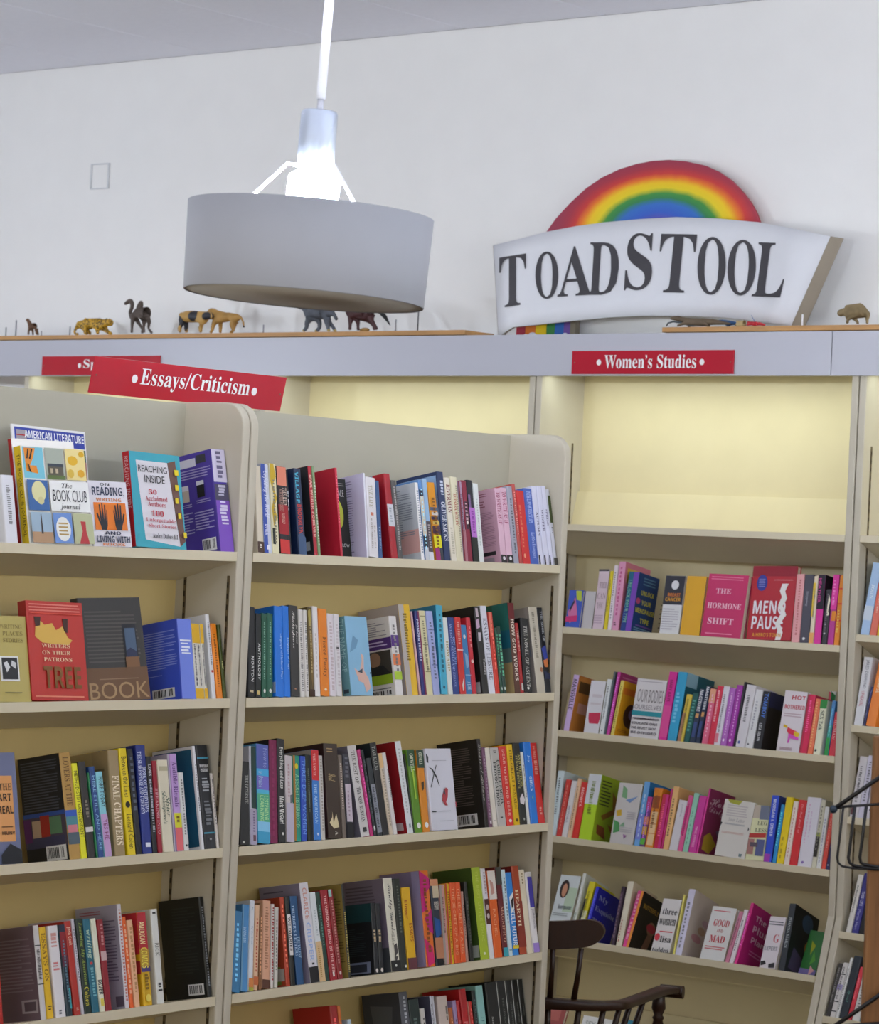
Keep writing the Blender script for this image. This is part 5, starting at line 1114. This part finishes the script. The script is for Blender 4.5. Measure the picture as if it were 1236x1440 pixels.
animal('toy_horse', 'dark brown toy horse with black tail half hidden by the lampshade', 487, 470,
 [[(18, 27, 0, 9), (8, 28, 0, 9), (2, 34, 0, 6), (-5, 44, 0, 4), (-11, 46, 0, 3.4), (-16, 42, 0, 2.4)], [(18, 27, 0, 9), (30, 28, 0, 8.4), (34, 28, 0, 7)],
  [(8, 28, 0, 9), (7, 13, -3, 2.4), (7, 7, -3, 1.6), (7, 1.6, -3, 2)], [(8, 28, 0, 9), (14, 13, 3, 2.4), (14, 7, 3, 1.6), (15, 1.6, 3, 2)],
  [(30, 28, 0, 8.4), (37, 15, -3, 3), (42, 8, -3, 2), (46, 1.8, -3, 2)], [(30, 28, 0, 8.4), (32, 14, 3, 3), (37, 8, 3, 2), (38, 1.8, 3, 2)]],
 mat('4c2c2c', .5, noise=.2, key='fur'), extra=lambda t, s: (MB().tube([(36*s/.78, 0, 34*s), (44*s/.78, 0, 30*s), (54*s/.78, 0, 20*s), (62*s/.78, 0, 8*s)], [2*s, 3.4*s, 3*s, .5*s], 8).done('tail', mat('181a1c', .6), t)))
animal('toy_foal', 'tiny brown toy deer with dark head near the left edge', 46, 472,
 [[(0, 13, 0, 3.2), (-4, 14, 0, 3.4), (-7, 19, 0, 2), (-9, 23, 0, 2.2), (-11.5, 22, 0, 1.4)], [(0, 13, 0, 3.2), (4, 15, 0, 3)], [(-4, 14, 0, 3.4), (-5, 6, -2, 1.1), (-5, 1, -2, 1.1)], [(-4, 14, 0, 3.4), (-2, 6, 2, 1.1), (-1.5, 1, 2, 1.1)],
  [(4, 15, 0, 3), (6, 8, -2, 1.3), (9, 1, -2, 1.1)], [(4, 15, 0, 3), (4, 8, 2, 1.3), (7, 1, 2, 1.1)]], mat('6c4c34', .6, noise=.4, key='fur'))
animal('toy_sheep', 'tan woolly toy sheep facing left at the right of the ledge', 1202, 456,
 [[(0, 19, 0, 9), (8, 22, 0, 9), (13, 22, 0, 7)], [(0, 19, 0, 9), (-8, 18, 0, 7), (-14, 18, 0, 5), (-19, 18, 0, 4.6), (-21, 13, 0, 3)],
  [(-8, 18, 0, 7), (-8, 8, -3, 1.6), (-8, 1.5, -3, 1.8)], [(-8, 18, 0, 7), (-1, 8, 3, 1.8), (2, 4, 3, 1.6), (2, 1.5, 3, 1.8)],
  [(13, 22, 0, 7), (18, 12, -3, 2), (17, 6, -3, 1.4), (17, 1.5, -3, 1.6)], [(13, 22, 0, 7), (13, 11, 3, 2), (14, 5, 3, 1.5), (14, 1.5, 3, 1.6)]],
 mat('94805c', .8, noise=.4, bump=1.0, key='fur'), extra=lambda t, s: eyes(t, s, [(-19, 20, -4.5)]))
animal('toy_lizard', 'long brown toy lizard with curled grey tail on the right plank', 958, 463,
 [[(28, 7, 0, 4.6), (20, 7, 0, 5), (8, 8, 0, 4.6), (0, 11, 0, 3), (-8, 13, 0, 3), (-15, 13, 0, 1.6)], [(28, 7, 0, 4.6), (42, 7, 0, 3.4), (56, 5, 0, 1.8), (64, 4, 0, 1)],
  [(8, 8, 0, 4.6), (4, 4, -5, 1.5), (-2, 1.4, -6, 1.3)], [(8, 8, 0, 4.6), (10, 4, 5, 1.5), (5, 1.4, 6, 1.3)], [(28, 7, 0, 4.6), (34, 4, -5, 1.5), (38, 1.4, -6, 1.3)], [(28, 7, 0, 4.6), (30, 4, 5, 1.5), (34, 1.4, 6, 1.3)]],
 mat('6c5c48', .6, noise=.4, key='fur'), extra=lambda t, s: (eyes(t, s, [(-10, 14.5, -2.4)]), MB().tube([(-19*s/.78, -.004, 1.6*s), (-17*s/.78, -.004, 6*s), (-10*s/.78, -.004, 8*s), (2*s/.78, -.004, 6*s), (12*s/.78, -.004, 2.5*s), (18*s/.78, -.004, 1.8*s)], [.7*s, 1.2*s, 1.3*s, 1.4*s, 1.6*s, 1*s], 6).done('curled_tail', mat('4c5458', .6), t)))
animal('toy_fish', 'blue and green toy fish lying behind the lizard', 1024, 461,
 [[(0, 8, 0, 3), (-8, 9, 0, 3), (-14, 10, 0, 2)], [(0, 8, 0, 3), (8, 7, 0, 2.2), (14, 6, 0, 1)], [(0, 8, 0, 3), (0, 3, 0, 2), (0, 1.4, 0, 2)]], mat('2c5c90', .4, noise=.5, key='fur'), Y=7.575)
animal('toy_tortoise', 'small cream toy tortoise beside the red crab', 1042, 462,
 [[(0, 4, 0, 4), (-4, 3.6, 0, 3), (-7.5, 3, 0, 1.5)], [(0, 4, 0, 4), (5, 3.6, 0, 3)], [(-4, 3.6, 0, 3), (-5, 1, -3, 1)], [(5, 3.6, 0, 3), (6, 1, -3, 1)], [(5, 3.6, 0, 3), (6, 1, 3, 1)]], mat('b8a070', .6, noise=.3, key='fur'))
animal('toy_crab', 'small red toy crab with blue feeler beside the cream tortoise', 1062, 461,
 [[(0, 4, 0, 3), (-6, 4, 0, 2)], [(0, 4, 0, 3), (6, 3.4, 0, 2)], [(-6, 4, 0, 2), (-11, 6, 0, 1.4)], [(-6, 4, 0, 2), (-10, 1.4, -3, 1)], [(6, 3.4, 0, 2), (14, 1.3, -2, .9)], [(0, 4, 0, 3), (-1, 1.2, -4, 1)], [(0, 4, 0, 3), (4, 1.2, -4, 1)]],
 mat('c42c34', .4, noise=.2, key='fur'), extra=lambda t, s: MB().tube([(0, 0, 5*s), (-3*s/.78, 0, 10*s), (-6*s/.78, 0, 16*s)], [.5*s, .4*s, .3*s], 5).done('feeler', mat('4870a8', .5), t))
p = onY(513, 469, 7.54); p.z = PZ+.0165; o = MB().ball((0, 0, .008), .012, sx=1.6, sz=.6).ball((-.016, 0, .005), .007).done('toy_lion_cub', mat('b89050', .6, noise=.4, key='fur'), None); o.location = p
tag(o, 'tiny tan toy cub curled under the dark horse', 'toy animal', 'toy animals on the ledge')
bpy.context.view_layer.update(); dg = bpy.context.evaluated_depsgraph_get()
for ((o, mm, par, _), t, s) in PEND:
    me = bpy.data.meshes.new_from_object(o.evaluated_get(dg)); me.name = 'body'; zmin = min(v.co.z for v in me.vertices)
    for v in me.vertices: v.co.z = max(v.co.z, 0.0) if True else v.co.z
    bpy.data.objects.remove(o); q = link('body', me, mm, t, True)
    under(t, ('eye', 'ear', 'tail', 'tail_tuft', 'paw', 'feeler', 'curled_tail'), 'body')
# thin wire pins standing on the ledge
for i, (x, y0, y1, l, c_, z_) in enumerate(((8, 458, 472, 'short thin pin, leftmost of the ledge pins', '8c8c90', 1), (22, 448, 472, 'thin dark pin between the leftmost pin and the small deer', '60606c', 1), (58, 464, 472, 'very short thin pin right of the small deer', '9c9ca4', 1),
     (98, 458, 472, 'short thin pin just left of the leopard', '8c8c94', 1), (370, 458, 471, 'short thin pin right of the lioness', '94949c', 1), (556, 452, 470, 'thin pin right of the dark horse', 'a0a0a4', 1), (587, 441, 470, 'tall thin dark pin below the lampshade’s right end', '58585c', 1), (1128, 440, 458, 'white pin standing right of the banner', 'e8e8ec', 1))):
    p = onY(x, y1, 7.56); q = onY(x, y0, 7.56); o = MB().tube([(0, 0, 0), (0, 0, q.z-p.z)], .0022 if i < 7 else .003, 6).done('ledge_pin', mat(c_, .4, metal=.6 if i < 7 else 0)); o.location = (p.x, 7.56, PZ+.016)
    tag(o, l, 'pin', 'thin pins on the ledge')

# ---------------------------------------------------------------- captain's chair
fc = Vector((.30, .954)); sd = Vector((.954, -.30))
def cw(v): return Vector((v.x*math.cos(YAW)-v.y*math.sin(YAW), v.x*math.sin(YAW)+v.y*math.cos(YAW)))
Fw, Sw = cw(fc), cw(sd); cc_ = cw(Vector((.338, 7.87)))
ch = empty('armchair', 'dark brown wooden spindle-back armchair behind the end of the middle bookcase', 'chair', (cc_.x, cc_.y, 0))
ch.matrix_world = Matrix(((Sw.x, Fw.x, 0, cc_.x), (Sw.y, Fw.y, 0, cc_.y), (0, 0, 1, 0), (0, 0, 0, 1)))
wd = mat('2e180b', .3, spec=.4, noise=.3, key='woodz')
# local: x = right seen from behind, y = forward, z up
def arm_pt(t):   # the bow from left hand to right hand
    a = math.pi*(t)     # 0..1
    if t < .22: k = t/.22; return Vector((-.305+.045*k, .29-.39*k, 0))
    if t > .78: k = (1-t)/.22; return Vector((.305-.045*k, .29-.39*k, 0))
    k = (t-.22)/.56; a = math.pi*k; return Vector((-.26*math.cos(a), -.10-.15*math.sin(a), 0))
ZA = .645
n_ = 40; bm = bmesh.new(); rings = []
for i in range(n_+1):
    t = i/n_; p = arm_pt(t); q = arm_pt(min(1, t+.01))-arm_pt(max(0, t-.01)); q.normalize(); nr = Vector((q.y, -q.x, 0))
    back = max(0, 1-abs(t-.5)/.3); wdt = .022-.004*back; hgt = .010+.006*back; z = ZA+.008*back
    endw = max(0, 1-min(t, 1-t)/.06); wdt += .010*endw
    z -= .012*endw*endw
    rings.append([bm.verts.new(p+nr*a+Vector((0, 0, z+b_))) for a, b_ in ((-wdt, -hgt), (-wdt, hgt*.6), (-wdt*.6, hgt), (wdt*.6, hgt), (wdt, hgt*.6), (wdt, -hgt))])
for i in range(n_):
    for k in range(6): bm.faces.new((rings[i][k], rings[i][(k+1) % 6], rings[i+1][(k+1) % 6], rings[i+1][k]))
bm.faces.new(rings[0]); bm.faces.new(rings[-1][::-1]); bmesh.ops.recalc_face_normals(bm, faces=bm.faces)
me = bpy.data.meshes.new('arm_bow'); bm.to_mesh(me); bm.free(); o = link('arm_bow', me, wd, ch, True)
bv = o.modifiers.new('b', 'BEVEL'); bv.width = .003; bv.segments = 2
for sx in (-1, 1): MB().tube([(sx*.338, .285, ZA-.014), (sx*.272, .285, ZA-.014)], .018, 14).done('hand_scroll', wd, ch)
under(ch, ('hand_scroll',), 'arm_bow')
# crest rail, leaning back, rounded ends
prof = [(-.19+.03*math.cos(a)-.0, .0) for a in (0,)]
bm = bmesh.new(); N = 28; fr1, bk1 = [], []
for i in range(N+1):
    x = -.215*math.cos(math.pi*i/N); e_ = min(1, (.215-abs(x))/.045); hh_ = .037*math.sqrt(max(0.004, 1-(1-e_)**2)); dip = .010*(abs(x)/.2)**2; yy = -.285+.10*(x/.2)**2
    zc = .832+dip
    fr1.append([bm.verts.new((x, yy+.010-.0*s_, zc+s_*hh_)) for s_ in (-1, -.5, 0, .5, 1)]); bk1.append([bm.verts.new((x, yy-.010, zc+s_*hh_)) for s_ in (-1, -.5, 0, .5, 1)])
for i in range(N):
    for j in range(4):
        bm.faces.new((fr1[i][j], fr1[i][j+1], fr1[i+1][j+1], fr1[i+1][j])); bm.faces.new((bk1[i][j], bk1[i+1][j], bk1[i+1][j+1], bk1[i][j+1]))
    bm.faces.new((fr1[i][4], bk1[i][4], bk1[i+1][4], fr1[i+1][4])); bm.faces.new((fr1[i][0], fr1[i+1][0], bk1[i+1][0], bk1[i][0]))
for i in (0, N):
    for j in range(4): bm.faces.new((fr1[i][j], bk1[i][j], bk1[i][j+1], fr1[i][j+1]))
bmesh.ops.recalc_face_normals(bm, faces=bm.faces); me = bpy.data.meshes.new('crest_rail'); bm.to_mesh(me); bm.free(); link('crest_rail', me, wd, ch, False)
for i in range(6):
    x = -.165+.066*i; MB().tube([(x*.9, -.245+.05*(x/.2)**2, ZA+.01), (x*.97, -.268+.07*(x/.2)**2, .73), (x, -.285+.10*(x/.2)**2, .80)], [.0085, .007, .0075], 10).done('back_spindle', wd, ch)
for i in range(13):
    t = .13+.74*i/12; p = arm_pt(t); q = Vector((p.x*.80, (p.y+.02)*.80-.0, .445)); MB().tube([q, (q+Vector((p.x, p.y, ZA)))/2, (p.x, p.y, ZA-.004)], [.0075, .0095, .0075], 10).done('arm_spindle', wd, ch)
for sx in (-1, 1):
    pr = [(.012, 0), (.016, .02), (.012, .035), (.02, .06), (.022, .09), (.013, .125), (.017, .132), (.012, .14), (.02, .16), (.017, .19), (.011, .205)]
    b = MB().lathe(pr, 16); b.done('arm_post', wd, ch, Matrix.Translation((sx*.288, .20, .44)) @ Matrix.Diagonal((1, 1, .97, 1)))
bm = MB(); pts_ = [(.235*math.copysign(abs(math.cos(a))**.7, math.cos(a)), .225*math.copysign(abs(math.sin(a))**.7, math.sin(a))) for a in [k*math.pi/20 for k in range(40)]]
o = bm.prism(pts_, .415, .45).done('seat', wd, ch); bv = o.modifiers.new('b', 'BEVEL'); bv.width = .01; bv.segments = 3
legs = []
for sx in (-1, 1):
    for sy in (-1, 1):
        a, b_ = Vector((sx*.16, sy*.15, .42)), Vector((sx*.235, sy*.225, 0)); k = [0, .12, .2, .26, .5, .72, .78, 1]; rr_ = [.016, .019, .013, .018, .021, .016, .019, .012]
        MB().tube([a+(b_-a)*q for q in k], rr_, 12).done('leg', wd, ch)
for sx in (-1, 1): MB().tube([(sx*.205, -.195, .17), (sx*.205, 0, .17), (sx*.205, .195, .17)], [.009, .014, .009], 10).done('stretcher', wd, ch)
MB().tube([(-.205, 0, .17), (0, 0, .17), (.205, 0, .17)], [.009, .014, .009], 10).done('stretcher', wd, ch)

# ---------------------------------------------------------------- wooden display end and wire racks at the right edge
D5 = 5.1; q0 = dep(1230, 1035, D5); pn = empty('display_panel', 'brown wooden panel at the lower right edge holding wire racks', 'panel', (q0.x, q0.y, 0), YAW)
MB().box((0, 0, 0), (.34, .022, q0.z), bev=.004).done('board', mat('8c6038', .5, noise=.3, bump=.1, key='woodz'), pn)
MB().box((-.003, -.02, 0), (.343, .04, .05)).done('plinth', mat('5c3c20', .5), pn)
blk = mat('141418', .35)
def rack(label, dx, dy):
    P_ = lambda x, y, d=D5-.02: dep(x+dx, y+dy, d)
    o_ = P_(1234, 1132); t = empty('wire_rack', label, 'rack', o_, 0, 'wire racks on the wooden panel')
    def w_(name, pts, r): MB().tube([p-o_ for p in pts], r, 8).done(name, blk, t)
    w_('rack_arm', [P_(1250, 1083), P_(1236, 1094), P_(1172, 1138)], .004)
    MB().ball(P_(1172, 1138)-o_, .0075).done('end_cap', mat('1c2c3c', .4), t)
    w_('cross_wire', [P_(1172, 1137), P_(1190, 1134), P_(1250, 1130)], .0025)
    under(t, ('end_cap',), 'rack_arm')
    for x, b_, r in ((1186, 1218, .0022), (1202, 1217, .003), (1218, 1216, .003)):
        w_('hanging_wire', [P_(x, 1134), P_(x-5, 1176), P_(x-9, 1206), P_(x-7.5, 1213), P_(x-2, b_), P_(x+14, b_+3), P_(1252, b_+6)], r)
rack('black wire rack, upper one on the wooden panel', 0, 0)
rack('black wire rack, lower one at the bottom right corner', -3, 308)
